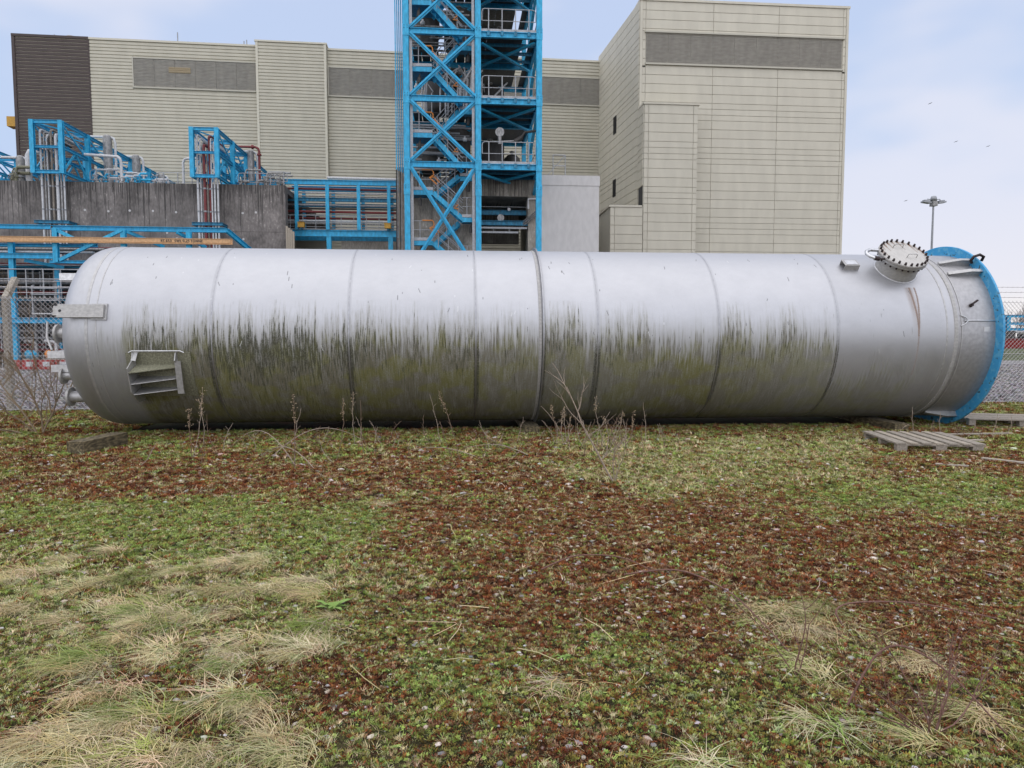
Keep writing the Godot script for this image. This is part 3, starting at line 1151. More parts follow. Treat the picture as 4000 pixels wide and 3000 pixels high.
# ---------------------------------------------------------------- the blue stair tower
func railing(root: Node3D, a: Vector3, c: Vector3, posts: int, h := 1.1) -> void:
	var b := Buf.new()
	var d := (c - a).normalized() * 0.15
	b.tube(PackedVector3Array([a + Vector3.UP * (h * 0.45), a + Vector3.UP * (h - 0.15), a + Vector3.UP * (h - 0.04) + d * 0.3, a + Vector3.UP * h + d, c + Vector3.UP * h - d, c + Vector3.UP * (h - 0.04) - d * 0.3, c + Vector3.UP * (h - 0.15), c + Vector3.UP * (h * 0.45)]), 0.024, 6)
	b.rod(a + Vector3.UP * h * 0.45, c + Vector3.UP * h * 0.45, 0.021, 6)
	var r := part(root, "railing", b, M["rail"])
	for i in posts:
		var p := a.lerp(c, (i + 0.5) / posts)
		b = Buf.new()
		b.rod(p, p + Vector3.UP * h, 0.028, 6)
		part(r, "post", b, M["rail"])


func flight(root: Node3D, a: Vector3, c: Vector3, depth: float, mat: Material) -> void:
	# a flight from a to c (its front stringer) that is depth wide, going away from the viewer
	var back := Vector3(0, 0, -depth)
	var f := Node3D.new()
	f.name = "stair_flight"
	root.add_child(f, true)
	origin[f] = origin[root]
	for s in [Vector3.ZERO, back]:
		var b := Buf.new()
		b.bar(a + s, c + s, 0.05, 0.24)
		part(f, "stringer", b, mat)
	var n := 7
	for i in n:
		var p := a.lerp(c, (i + 0.5) / n)
		var b := Buf.new()
		b.box(p + Vector3(-0.13, -0.02, -depth + 0.03), p + Vector3(0.13, 0.02, -0.03))
		part(f, "tread", b, mat)
	for s in [Vector3(0, 0, 0.02), back]:
		var b := Buf.new()
		b.rod(a + s + Vector3.UP * 1.0, c + s + Vector3.UP * 1.0, 0.022, 6)
		b.rod(a + s + Vector3.UP * 0.55, c + s + Vector3.UP * 0.55, 0.02, 6)
		for i in 3:
			var p: Vector3 = a.lerp(c, (i + 0.5) / 3.0) + s
			b.rod(p, p + Vector3.UP, 0.022, 6)
		part(f, "handrail", b, M["rail"])


func landing(root: Node3D, x0: float, x1: float, y: float, z0: float, z1: float, open_right: bool) -> void:
	var b := Buf.new()
	b.box(Vector3(x0, y - 0.05, z1), Vector3(x1, y, z0))
	var p := part(root, "landing", b, M["blue_old"])
	b = Buf.new()
	b.bar(Vector3(x0, y - 0.12, z0 + 0.03), Vector3(x1, y - 0.12, z0 + 0.03), 0.05, 0.24)
	part(p, "edge_beam", b, M["blue"])
	b = Buf.new()
	b.box(Vector3(x0, y + 0.02, z0 + 0.06), Vector3(x1, y + 0.17, z0 + 0.075))
	part(p, "toe_board", b, M["rail"])
	b = Buf.new()
	var x := x0 + 0.45 if open_right else x1 - 0.45
	b.rod(Vector3(x0, y + 1.05, z0), Vector3(x1, y + 1.05, z0), 0.022, 6)
	b.rod(Vector3(x0, y + 0.58, z0), Vector3(x1, y + 0.58, z0), 0.02, 6)
	b.rod(Vector3(x, y, z0), Vector3(x, y + 1.05, z0), 0.025, 6)
	part(p, "railing", b, M["rail"])
	# lamp hanging below
	b = Buf.new()
	b.lathe(Vector3(x0 + 0.45, y - 0.75, z0 - 0.2), Vector3(0.1, 1, 0), [Vector2(0, 0.0), Vector2(0.0, 0.09), Vector2(0.28, 0.1), Vector2(0.34, 0.05), Vector2(0.48, 0.03), Vector2(0.48, 0)], 10, true)
	part(p, "bulkhead_lamp", b, M["dark_vessel"])


func stair_tower() -> void:
	var t := thing("stair_tower", "bright blue steel stair tower with crossed braces and grey railed decks", "tower", Vector3(1.1, 0, -25))
	var zf := -25.0
	var top := 27.5
	var cols := [-2.38, 1.36, 4.58]
	var mids := [-29.3, -33.0]
	for x in cols:
		var b := Buf.new()
		b.ibeam(Vector3(x, 0.05, zf), Vector3(x, top, zf), 0.29, 0.28, Vector3(0, 0, 1))
		var c := part(t, "column", b, M["blue"])
		for y in [9.3, 10.62, 14.0, 17.4, 20.8]:
			b = Buf.new()
			b.box(Vector3(x - 0.165, y - 0.28, zf + 0.141), Vector3(x + 0.165, y + 0.3, zf + 0.158))
			part(c, "splice_plate", b, M["blue"])
			for k in 4:
				b = Buf.new()
				b.lathe(Vector3(x - 0.08 + 0.16 * (k % 2), y + 0.1 + 0.12 * (k / 2), zf + 0.158), Vector3(0, 0, 1), [Vector2(0, 0.024), Vector2(0.02, 0.024), Vector2(0.02, 0)], 6, true)
				part(c, "bolt", b, M["blue_old"])
		for z in mids:
			b = Buf.new()
			b.ibeam(Vector3(x, 10.5, z), Vector3(x, top, z), 0.26, 0.26, Vector3(0, 0, 1))
			part(t, "column", b, M["blue"])
	# front beams and braces
	var levels := [10.62, 14.0, 17.4, 20.8, 24.2]
	for y in levels:
		var b := Buf.new()
		b.ibeam(Vector3(cols[0] + 0.15, y, zf), Vector3(cols[1] - 0.15, y, zf), 0.2, 0.3)
		part(t, "beam", b, M["blue"])
		b = Buf.new()
		b.ibeam(Vector3(cols[1] + 0.15, y - 0.06, zf), Vector3(cols[2] - 0.15, y - 0.06, zf), 0.2, 0.3)
		part(t, "beam", b, M["blue"])
		for z in mids:
			b = Buf.new()
			b.ibeam(Vector3(cols[0] + 0.14, y - 0.05, z), Vector3(cols[1] - 0.14, y - 0.05, z), 0.18, 0.28)
			b.ibeam(Vector3(cols[1] + 0.14, y - 0.05, z), Vector3(cols[2] - 0.14, y - 0.05, z), 0.18, 0.28)
			part(t, "beam", b, M["blue"])
		for x in cols:
			b = Buf.new()
			b.ibeam(Vector3(x, y - 0.05, zf - 0.15), Vector3(x, y - 0.05, mids[0] + 0.14), 0.16, 0.26)
			b.ibeam(Vector3(x, y - 0.05, mids[0] - 0.14), Vector3(x, y - 0.05, mids[1] + 0.14), 0.16, 0.26)
			part(t, "beam", b, M["blue"])
	var braces := [[0.6, 10.45, true], [10.8, 13.85, false], [14.15, 17.25, false], [17.55, 20.65, false], [20.95, 24.05, false]]
	for q in braces:
		var lo: float = 5.6 if q[2] else q[0]
		var hi: float = q[1]
		for s in [0, 1]:
			var b := Buf.new()
			var a := Vector3(cols[0] + 0.2, lo if s == 0 else hi, zf + 0.05 + 0.09 * s)
			var c := Vector3(cols[1] - 0.2, hi if s == 0 else lo, zf + 0.05 + 0.09 * s)
			if q[2]:
				a = Vector3(cols[0] + 0.2, 5.25 if s == 0 else hi, a.z)
				c = Vector3(cols[1] - 0.2, hi if s == 0 else 5.25, c.z)
			b.bar(a, c, 0.2, 0.035)
			b.bar(a, c, 0.035, 0.2)
			part(t, "cross_brace", b, M["blue"])
			# matching brace in the middle frame, behind the stairs
			if not q[2]:
				b = Buf.new()
				b.bar(Vector3(a.x, a.y, mids[0] + 0.1 * s), Vector3(c.x, c.y, mids[0] + 0.1 * s), 0.14, 0.16)
				part(t, "cross_brace", b, M["blue"])
	# plan braces and joists under the right-hand decks, gratings and railings
	for y in levels:
		var b := Buf.new()
		b.bar(Vector3(cols[1] + 0.2, y - 0.26, -28.9), Vector3(cols[2] - 0.15, y - 0.26, zf - 0.3), 0.16, 0.1)
		part(t, "plan_brace", b, M["blue"])
		b = Buf.new()
		b.bar(Vector3(cols[1] + 0.2, y - 0.38, zf - 0.3), Vector3(cols[2] - 0.15, y - 0.38, -28.9), 0.16, 0.1)
		part(t, "plan_brace", b, M["blue"])
		b = Buf.new()
		b.bar(Vector3(cols[2], y - 1.6, mids[0] + 0.2), Vector3(cols[2], y - 0.2, zf - 0.2), 0.14, 0.16)
		part(t, "knee_brace", b, M["blue"])
		for k in 3:
			b = Buf.new()
			var z := zf - 1.1 - k * 1.1
			b.ibeam(Vector3(cols[1] + 0.1, y - 0.12, z), Vector3(cols[2] - 0.1, y - 0.12, z), 0.1, 0.16)
			part(t, "joist", b, M["blue_old"])
		for k in 8:
			b = Buf.new()
			var x0: float = cols[1] + 0.12 + k * 0.385
			if k == 6 and y > 14.0:
				continue
			b.box(Vector3(x0, y + 0.1, -32.9), Vector3(x0 + 0.378, y + 0.14, zf - 0.06))
			part(t, "grating_panel", b, M["dark_vessel"])
		for k in 7:
			b = Buf.new()
			var x0: float = cols[0] + 0.2 + k * 0.49
			if k == 3:
				continue
			b.box(Vector3(x0, y + 0.1, -32.9), Vector3(x0 + 0.45, y + 0.14, -27.6))
			part(t, "grating_panel", b, M["dark_vessel"])
		railing(t, Vector3(cols[1] + 0.2, y + 0.12, zf + 0.1), Vector3(cols[2] - 0.2, y + 0.12, zf + 0.1), 4)
		b = Buf.new()
		b.box(Vector3(cols[1] + 0.15, y + 0.1, zf + 0.02), Vector3(cols[2] - 0.15, y + 0.24, zf + 0.035))
		part(t, "toe_board", b, M["rail"])
		for k in 4:
			b = Buf.new()
			var x: float = cols[1] + 0.2 + (k + 0.5) / 4.0 * (cols[2] - cols[1] - 0.4)
			b.box(Vector3(x - 0.08, y - 0.12, zf + 0.11), Vector3(x + 0.08, y + 0.1, zf + 0.135))
			part(t, "rail_bracket", b, M["blue_old"])
		railing(t, Vector3(cols[2] + 0.05, y + 0.12, zf - 0.4), Vector3(cols[2] + 0.05, y + 0.12, mids[0] + 0.3), 4)
	# stairs: near flights fall to the right, far flights rise to the right
	var lefts := [6.7, 9.35, 12.33, 15.72, 19.1]
	for i in lefts.size():
		var y: float = lefts[i]
		var drop := 1.38 if i < 2 else 1.7
		landing(t, -2.2, -1.05, y, -25.35, -27.2, true)
		flight(t, Vector3(-1.05, y - 0.1, -25.4), Vector3(0.55, y - 0.1 - drop, -25.4), 0.8, M["blue"])
		var rise: float = [1.25, 1.1, 1.6, 1.65, 1.65][i]
		flight(t, Vector3(-1.05, y - 0.1, -26.35), Vector3(0.35, y - 0.1 + rise, -26.35), 0.8, M["blue"])
		# orange gate at the head of the stairs
		var b := Buf.new()
		b.tube(PackedVector3Array([Vector3(-1.62, y + 1.07, -25.3), Vector3(-1.1, y + 1.07, -25.3), Vector3(-1.02, y + 0.98, -25.3), Vector3(-1.0, y + 0.8, -25.3), Vector3(-1.24, y + 0.68, -25.3), Vector3(-0.84, y + 0.32, -25.3)]), 0.034, 6)
		b.tube(PackedVector3Array([Vector3(-1.2, y + 0.68, -25.3), Vector3(-0.94, y + 0.7, -25.3), Vector3(-0.7, y + 0.42, -25.3)]), 0.03, 6)
		part(t, "orange_gate", b, M["orange"])
		b = Buf.new()
		b.tube(PackedVector3Array([Vector3(0.28, y - 0.72, -25.32), Vector3(0.2, y - 0.8, -25.32), Vector3(0.06, y - 0.92, -25.32), Vector3(0.3, y - 0.95, -25.32)]), 0.03, 6)
		part(t, "orange_gate", b, M["orange"])
	for y in [5.4, 7.95]:
		landing(t, 0.5, 1.2, y, -25.35, -27.2, false)
	for y in [10.3, 13.85, 17.2]:
		landing(t, 0.4, 1.2, y, -26.2, -27.2, false)
	# grey riser pipes on the inside of the columns
	for x in [-2.13, 1.1]:
		var b := Buf.new()
		b.bar(Vector3(x, 0.1, zf - 0.05), Vector3(x, top, zf - 0.05), 0.14, 0.1, Vector3(0, 0, 1))
		part(t, "cable_duct", b, M["rail"])
	# blue cable ladders up the left side
	for k in 5:
		var b := Buf.new()
		b.bar(Vector3(-2.95 + k * 0.085, 10.4, zf - 0.35 - 0.2 * k), Vector3(-2.95 + k * 0.085, top, zf - 0.35 - 0.2 * k), 0.05, 0.1, Vector3(0, 0, 1))
		part(t, "cable_ladder", b, M["blue"])
	for k in 6:
		var b := Buf.new()
		b.tube(PackedVector3Array([Vector3(-3.1 + k * 0.075, 5.0, -26.7 + 0.03 * k), Vector3(-3.08 + k * 0.07, 8.0, -26.7), Vector3(-3.05 + k * 0.07, 10.8, -26.5)]), 0.032, 6)
		part(t, "cable_bundle", b, [M["dark_vessel"], M["lagging"], M["pipe_tan"]][k % 3])
	# equipment on the decks behind; right-bay dark vessels added to darken that bay
	var vessels := [[-1.3, 10.75, 2.5, 0.8, -29.0, "dark_vessel"], [0.35, 10.75, 2.9, 0.7, -28.8, "dark_vessel"], [-0.5, 14.15, 2.8, 0.95, -29.2, "dark_vessel"], [0.75, 14.15, 2.2, 0.5, -28.3, "lagging"], [-1.5, 17.55, 2.7, 0.75, -28.6, "dark_vessel"], [0.4, 17.55, 2.8, 0.85, -29.0, "dark_vessel"], [-0.8, 20.95, 2.6, 0.9, -28.8, "dark_vessel"], [2.3, 10.75, 2.7, 0.85, -30.8, "dark_vessel"], [3.7, 10.75, 2.2, 0.5, -31.6, "dark_vessel"], [2.3, 14.15, 2.7, 0.85, -31.0, "dark_vessel"], [2.9, 17.55, 2.6, 0.8, -31.0, "dark_vessel"]]
	for q in vessels:
		var v := thing("process_vessel", "dark upright vessel filling a dim deck bay of the blue tower" if q[5] == "dark_vessel" else "slim grey insulated vessel standing on a deck of the blue tower", "vessel", Vector3(q[0], q[1], q[4]), "vessels on the tower decks" if q[5] == "dark_vessel" else "")
		var b := Buf.new()
		b.lathe(Vector3(q[0], q[1] + 0.3, q[4]), Vector3.UP, [Vector2(0, 0.0), Vector2(0.05, q[3] * 0.6), Vector2(0.25, q[3]), Vector2(q[2] - 0.6, q[3]), Vector2(q[2] - 0.4, q[3] * 0.6), Vector2(q[2] - 0.32, 0.0)], 20)
		part(v, "shell", b, M[q[5]])
		for k in 3:
			b = Buf.new()
			var a := TAU * k / 3.0 + 0.5
			b.bar(Vector3(q[0] + cos(a) * q[3] * 0.8, q[1] - 0.02, q[4] + sin(a) * q[3] * 0.8), Vector3(q[0] + cos(a) * q[3] * 0.8, q[1] + 0.7, q[4] + sin(a) * q[3] * 0.8), 0.1, 0.1)
			part(v, "leg", b, M["blue_old"])
		b = Buf.new()
		b.lathe(Vector3(q[0], q[1] + q[2] - 0.1, q[4]), Vector3.UP, [Vector2(0, 0.1), Vector2(0.2, 0.1), Vector2(0.2, 0.17), Vector2(0.26, 0.17), Vector2(0.26, 0)], 12, true)
		part(v, "nozzle", b, M["lagging"])
	var r2 := RandomNumberGenerator.new()
	r2.seed = 77
	for i in 100:
		var y: float = [10.8, 14.2, 17.6, 21.0][i % 4]
		var x := r2.randf_range(-2.1, 1.1) if i % 5 else r2.randf_range(1.6, 4.3)
		var z := r2.randf_range(-28.4, -27.5) if i % 5 else r2.randf_range(-30.5, -29.6)
		var b := Buf.new()
		var r := r2.randf_range(0.025, 0.07)
		if i % 2:
			b.tube(PackedVector3Array([Vector3(x, y, z), Vector3(x, y + 1.2, z), Vector3(x + 0.08, y + r2.randf_range(1.3, 2.4), z), Vector3(x + r2.randf_range(-0.9, 0.9), y + 2.5, z)]), r, 7)
		else:
			var h := y + r2.randf_range(0.3, 2.7)
			b.rod(Vector3(-2.2, h, z), Vector3(r2.randf_range(-0.5, 1.2), h, z), r, 7)
		part(t, "pipe", b, [M["rail"], M["white"], M["lagging"], M["galv"]][i % 4])
	for i in 12:
		var y: float = [10.8, 14.2, 17.6][i % 3]
		var b := Buf.new()
		var x := r2.randf_range(-2.0, 1.0)
		b.lathe(Vector3(x, y + r2.randf_range(0.4, 2.2), -27.5), Vector3.UP, [Vector2(0, 0), Vector2(0.02, 0.12), Vector2(0.16, 0.13), Vector2(0.22, 0.05), Vector2(0.3, 0.05), Vector2(0.3, 0)], 10)
		part(t, "valve_head", b, [M["white"], M["lagging"]][i % 2])
	# instrument with a round face on the lowest deck
	var b := Buf.new()
	b.lathe(Vector3(2.54, 12.58, -25.75), Vector3(0, 0, 1), [Vector2(-0.1, 0.22), Vector2(0.1, 0.24), Vector2(0.1, 0.0)], 22, true)
	b.rod(Vector3(2.54, 12.4, -25.75), Vector3(2.54, 11.95, -25.75), 0.1, 10)
	b.rod(Vector3(2.6, 12.1, -25.75), Vector3(3.4, 12.15, -25.75), 0.05, 8)
	part(t, "round_gauge", b, M["lagging"])
	b = Buf.new()
	b.rod(Vector3(3.35, 12.1, -25.75), Vector3(3.75, 12.35, -25.75), 0.14, 8)
	b.tube(PackedVector3Array([Vector3(3.6, 12.2, -25.75), Vector3(3.9, 12.62, -25.75), Vector3(4.5, 12.7, -25.75)]), 0.07, 8)
	part(t, "valve_body", b, M["dark_vessel"])


# ---------------------------------------------------------------- pipe bridge between wall and tower
func pipe_bridge() -> void:
	var t := thing("pipe_bridge", "blue steel pipe bridge between the dark concrete wall and the stair tower", "pipe bridge", Vector3(-6.3, 0, -29))
	var z := -29.0
	for q in [[10.45, 0.28], [9.47, 0.2], [7.55, 0.36]]:
		for dz in [0.0, -1.8]:
			var b := Buf.new()
			b.ibeam(Vector3(-9.6, q[0], z + dz), Vector3(-3.1, q[0], z + dz), 0.2, q[1])
			part(t, "beam", b, M["blue"] if q[0] != 9.47 else M["blue_old"])
	for x in [-8.93, -7.19, -5.42, -3.69]:
		for dz in [0.12, -1.92]:
			var b := Buf.new()
			b.ibeam(Vector3(x, 7.75, z + dz), Vector3(x, 10.3, z + dz), 0.19, 0.16, Vector3(0, 0, 1))
			part(t, "post", b, M["blue"])
	for x in [-7.15, -3.62]:
		var b := Buf.new()
		b.ibeam(Vector3(x, 0.05, z), Vector3(x, 7.36, z), 0.26, 0.24, Vector3(0, 0, 1))
		part(t, "leg", b, M["blue"])
	var runs := [[10.14, 0.07, "pipe_red"], [9.98, 0.05, "white"], [9.84, 0.04, "lagging"], [9.7, 0.05, "lagging"], [9.58, 0.03, "lagging"], [9.28, 0.05, "white"], [9.12, 0.05, "dark_vessel"], [8.97, 0.04, "lagging"], [8.84, 0.07, "pipe_red"], [8.7, 0.04, "lagging"], [8.56, 0.06, "pipe_red"], [8.44, 0.04, "dark_vessel"], [8.32, 0.05, "white"], [8.2, 0.04, "lagging"], [8.06, 0.03, "rail"], [7.94, 0.03, "rail"], [7.84, 0.03, "rail"]]
	var i := 0
	for q in runs:
		var zz := z - 0.3 - 0.28 * (i % 4)
		var b := Buf.new()
		b.rod(Vector3(-9.75, q[0], zz), Vector3(-3.2, q[0] - 0.03, zz), q[1], 8)
		if i % 3 == 0:
			b.rod(Vector3(-3.25, q[0] - 0.03, zz), Vector3(-3.25, 5.2, zz), q[1] * 0.8, 8)
		single("bridge_pipe", b, M[q[2]], {"pipe_red": "dark red pipe running along the blue pipe bridge", "white": "white pipe running along the blue pipe bridge", "lagging": "grey lagged pipe running along the blue pipe bridge", "dark_vessel": "blackish pipe running along the blue pipe bridge", "rail": "thin light grey conduit along the blue pipe bridge"}[q[2]], "pipe", "%s pipes along the bridge" % {"pipe_red": "dark red", "white": "white", "lagging": "grey", "dark_vessel": "blackish", "rail": "thin"}[q[2]])
		i += 1
	var b := Buf.new()
	b.rod(Vector3(-7.2, 10.72, z + 0.02), Vector3(-3.2, 10.68, z + 0.02), 0.07, 8)
	single("bridge_pipe", b, M["white"], "white lagged pipe lying on top of the blue pipe bridge", "pipe")
	for x in [-8.64, -3.75]:
		b = Buf.new()
		b.box(Vector3(x - 0.18, 7.82, z + 0.2), Vector3(x + 0.18, 8.08, z + 0.5))
		var y := thing("junction_box", "yellow ochre box mounted on the blue pipe bridge", "box", Vector3(x, 7.8, z + 0.35), "yellow boxes on the bridge")
		part(y, "housing", b, M["yellow"])
		b = Buf.new()
		b.box(Vector3(x - 0.2, 8.081, z + 0.18), Vector3(x + 0.2, 8.12, z + 0.52))
		part(y, "lid", b, M["yellow"])
		b = Buf.new()
		b.box(Vector3(x - 0.05, 7.72, z + 0.22), Vector3(x + 0.05, 7.819, z + 0.4))
		part(y, "foot", b, M["blue_old"])
	for k in 9:
		b = Buf.new()
		var x := -9.3 + k * 0.72
		b.rod(Vector3(x, 7.72, z + 0.16), Vector3(x, 8.55, z + 0.16), 0.018, 6)
		part(t, "stanchion", b, M["rail"])
	for y in [8.55, 8.15]:
		b = Buf.new()
		b.rod(Vector3(-9.4, y, z + 0.16), Vector3(-3.3, y, z + 0.16), 0.018, 6)
		part(t, "hand_rail", b, M["rail"])
	# piers and doorways below
	var p := thing("concrete_pier", "short stained concrete pier under the blue pipe bridge", "pier", Vector3(-6.0, 0, -30.4))
	b = Buf.new()
	b.box(Vector3(-6.55, 0, -30.9), Vector3(-5.9, 7.2, -30.0))
	part(p, "shaft", b, M["concrete_stained"])
	b = Buf.new()
	b.box(Vector3(-6.6, 6.6, -30.95), Vector3(-3.4, 7.25, -29.95))
	part(p, "head", b, M["concrete_stained"])
	var s := thing("timber_stack", "pale upright boards leaning at the end of the dark concrete wall", "boards", Vector3(-9.0, 0, -26.8))
	for k in 4:
		b = Buf.new()
		b.box(Vector3(-9.1 + k * 0.12, 0.05, -26.99 + 0.02 * k), Vector3(-9.0 + k * 0.12, 7.62 - 0.1 * k, -26.85 + 0.02 * k))
		part(s, "board", b, M["timber_pale"])


# ---------------------------------------------------------------- pipe racks over the concrete wall
func rack(x0: float, x1: float, y0: float, y1: float, label: String) -> Node3D:
	var t := thing("pipe_rack", label, "pipe rack", Vector3((x0 + x1) / 2, y0, -26))
	var zs := [-26.0, -28.6, -31.2, -33.8, -36.4, -39.0, -41.6]
	var ym := (y0 + y1) / 2
	for i in zs.size():
		var z: float = zs[i]
		for x in [x0, x1]:
			var b := Buf.new()
			b.ibeam(Vector3(x, y0 if i == 0 else 9.8, z), Vector3(x, y1, z), 0.22, 0.2, Vector3(0, 0, 1))
			part(t, "column", b, M["blue"])
		for y in [y0 + 0.08, ym, y1 - 0.09]:
			var b := Buf.new()
			b.ibeam(Vector3(x0 + 0.11, y, z), Vector3(x1 - 0.11, y, z), 0.14, 0.17 if y != ym else 0.12)
			part(t, "beam", b, M["blue"])
		if i < zs.size() - 1:
			var e: float = zs[i + 1]
			for x in [x0, x1]:
				for y in [y0 + 0.08, ym, y1 - 0.09]:
					var b := Buf.new()
					b.ibeam(Vector3(x, y, z - 0.1), Vector3(x, y, e + 0.1), 0.14, 0.16)
					part(t, "beam", b, M["blue"])
				var b := Buf.new()
				b.bar(Vector3(x, y0 + 0.15, z - 0.1), Vector3(x, ym, (z + e) / 2), 0.06, 0.1)
				b.bar(Vector3(x, ym, (z + e) / 2), Vector3(x, y0 + 0.15, e + 0.1), 0.06, 0.1)
				part(t, "brace", b, M["blue"])
				b = Buf.new()
				b.bar(Vector3(x, y1 - 0.15, z - 0.1), Vector3(x, ym, e + 0.1), 0.05, 0.08)
				part(t, "brace", b, M["blue"])
			var b := Buf.new()
			b.bar(Vector3(x0, y1 - 0.1, z), Vector3(x1, y1 - 0.1, e), 0.06, 0.06)
			b.bar(Vector3(x1, y1 - 0.18, z), Vector3(x0, y1 - 0.18, e), 0.06, 0.06)
			part(t, "plan_brace", b, M["blue"])
	# collar round the pipes lower down the wall
	var b := Buf.new()
	b.ibeam(Vector3(x0 - 0.15, 7.56, -26.1), Vector3(x1 + 0.15, 7.56, -26.1), 0.14, 0.16)
	part(t, "collar", b, M["blue_old"])
	for x in [x0 - 0.1, x1 + 0.1]:
		b = Buf.new()
		b.ibeam(Vector3(x, 7.56, -26.2), Vector3(x, 7.56, -26.98), 0.12, 0.14)
		part(t, "collar_arm", b, M["blue_old"])
	return t


func stack_pipe(x: float, y0: float, y1: float, z: float, r: float, label: String, group := "") -> void:
	var s := thing("vent_stack", label, "stack", Vector3(x, y0, z), group)
	var b := Buf.new()
	b.lathe(Vector3(x, y0, z), Vector3.UP, [Vector2(0, r), Vector2(y1 - y0 - 0.1, r), Vector2(y1 - y0, r * 0.6), Vector2(y1 - y0, 0)], 14)
	part(s, "shell", b, M["lagging"])
	b = Buf.new()
	b.lathe(Vector3(x, y0 + 0.6, z), Vector3.UP, [Vector2(0, r), Vector2(0, r + 0.06), Vector2(0.06, r + 0.06), Vector2(0.06, r)], 14, true)
	part(s, "flange", b, M["galv"])
	b = Buf.new()
	b.tube(PackedVector3Array([Vector3(x - 1.0, y1 - 0.1, z), Vector3(x + 0.15, y1 - 0.1, z), Vector3(x + r + 0.1, y1 - 0.18, z), Vector3(x + r + 0.18, y1 - 0.4, z), Vector3(x + r + 0.18, y0, z)]), 0.07, 8)
	part(s, "side_pipe", b, M["white"])


func pipe_drop(x: float, z: float, y_top: float, y_low: float, r: float, m: String, where: String) -> void:
	var names := {"white": "white painted pipe", "lagging": "grey lagged pipe", "pipe_tan": "weathered tan pipe", "pipe_red": "dark red pipe", "dark_vessel": "blackish brown pipe"}
	var t := thing("drop_pipe", "%s dropping down the concrete wall from the rack %s" % [names[m], where], "pipe", Vector3(x, y_low, z), "%ss of the rack %s" % [names[m], where])
	var b := Buf.new()
	b.tube(PackedVector3Array([Vector3(x, y_low, z), Vector3(x, y_top - 0.15, z), Vector3(x, y_top - 0.04, z - 0.06), Vector3(x, y_top, z - 0.2), Vector3(x, y_top, z - 2.2)]), r, 8)
	part(t, "pipe", b, M[m])
	b = Buf.new()
	for y in [8.2, 9.4, 11.3]:
		b.lathe(Vector3(x, y, z), Vector3.UP, [Vector2(0, r), Vector2(0, r + 0.012), Vector2(0.08, r + 0.012), Vector2(0.08, r)], 8, true)
	part(t, "clamp", b, M["galv"])


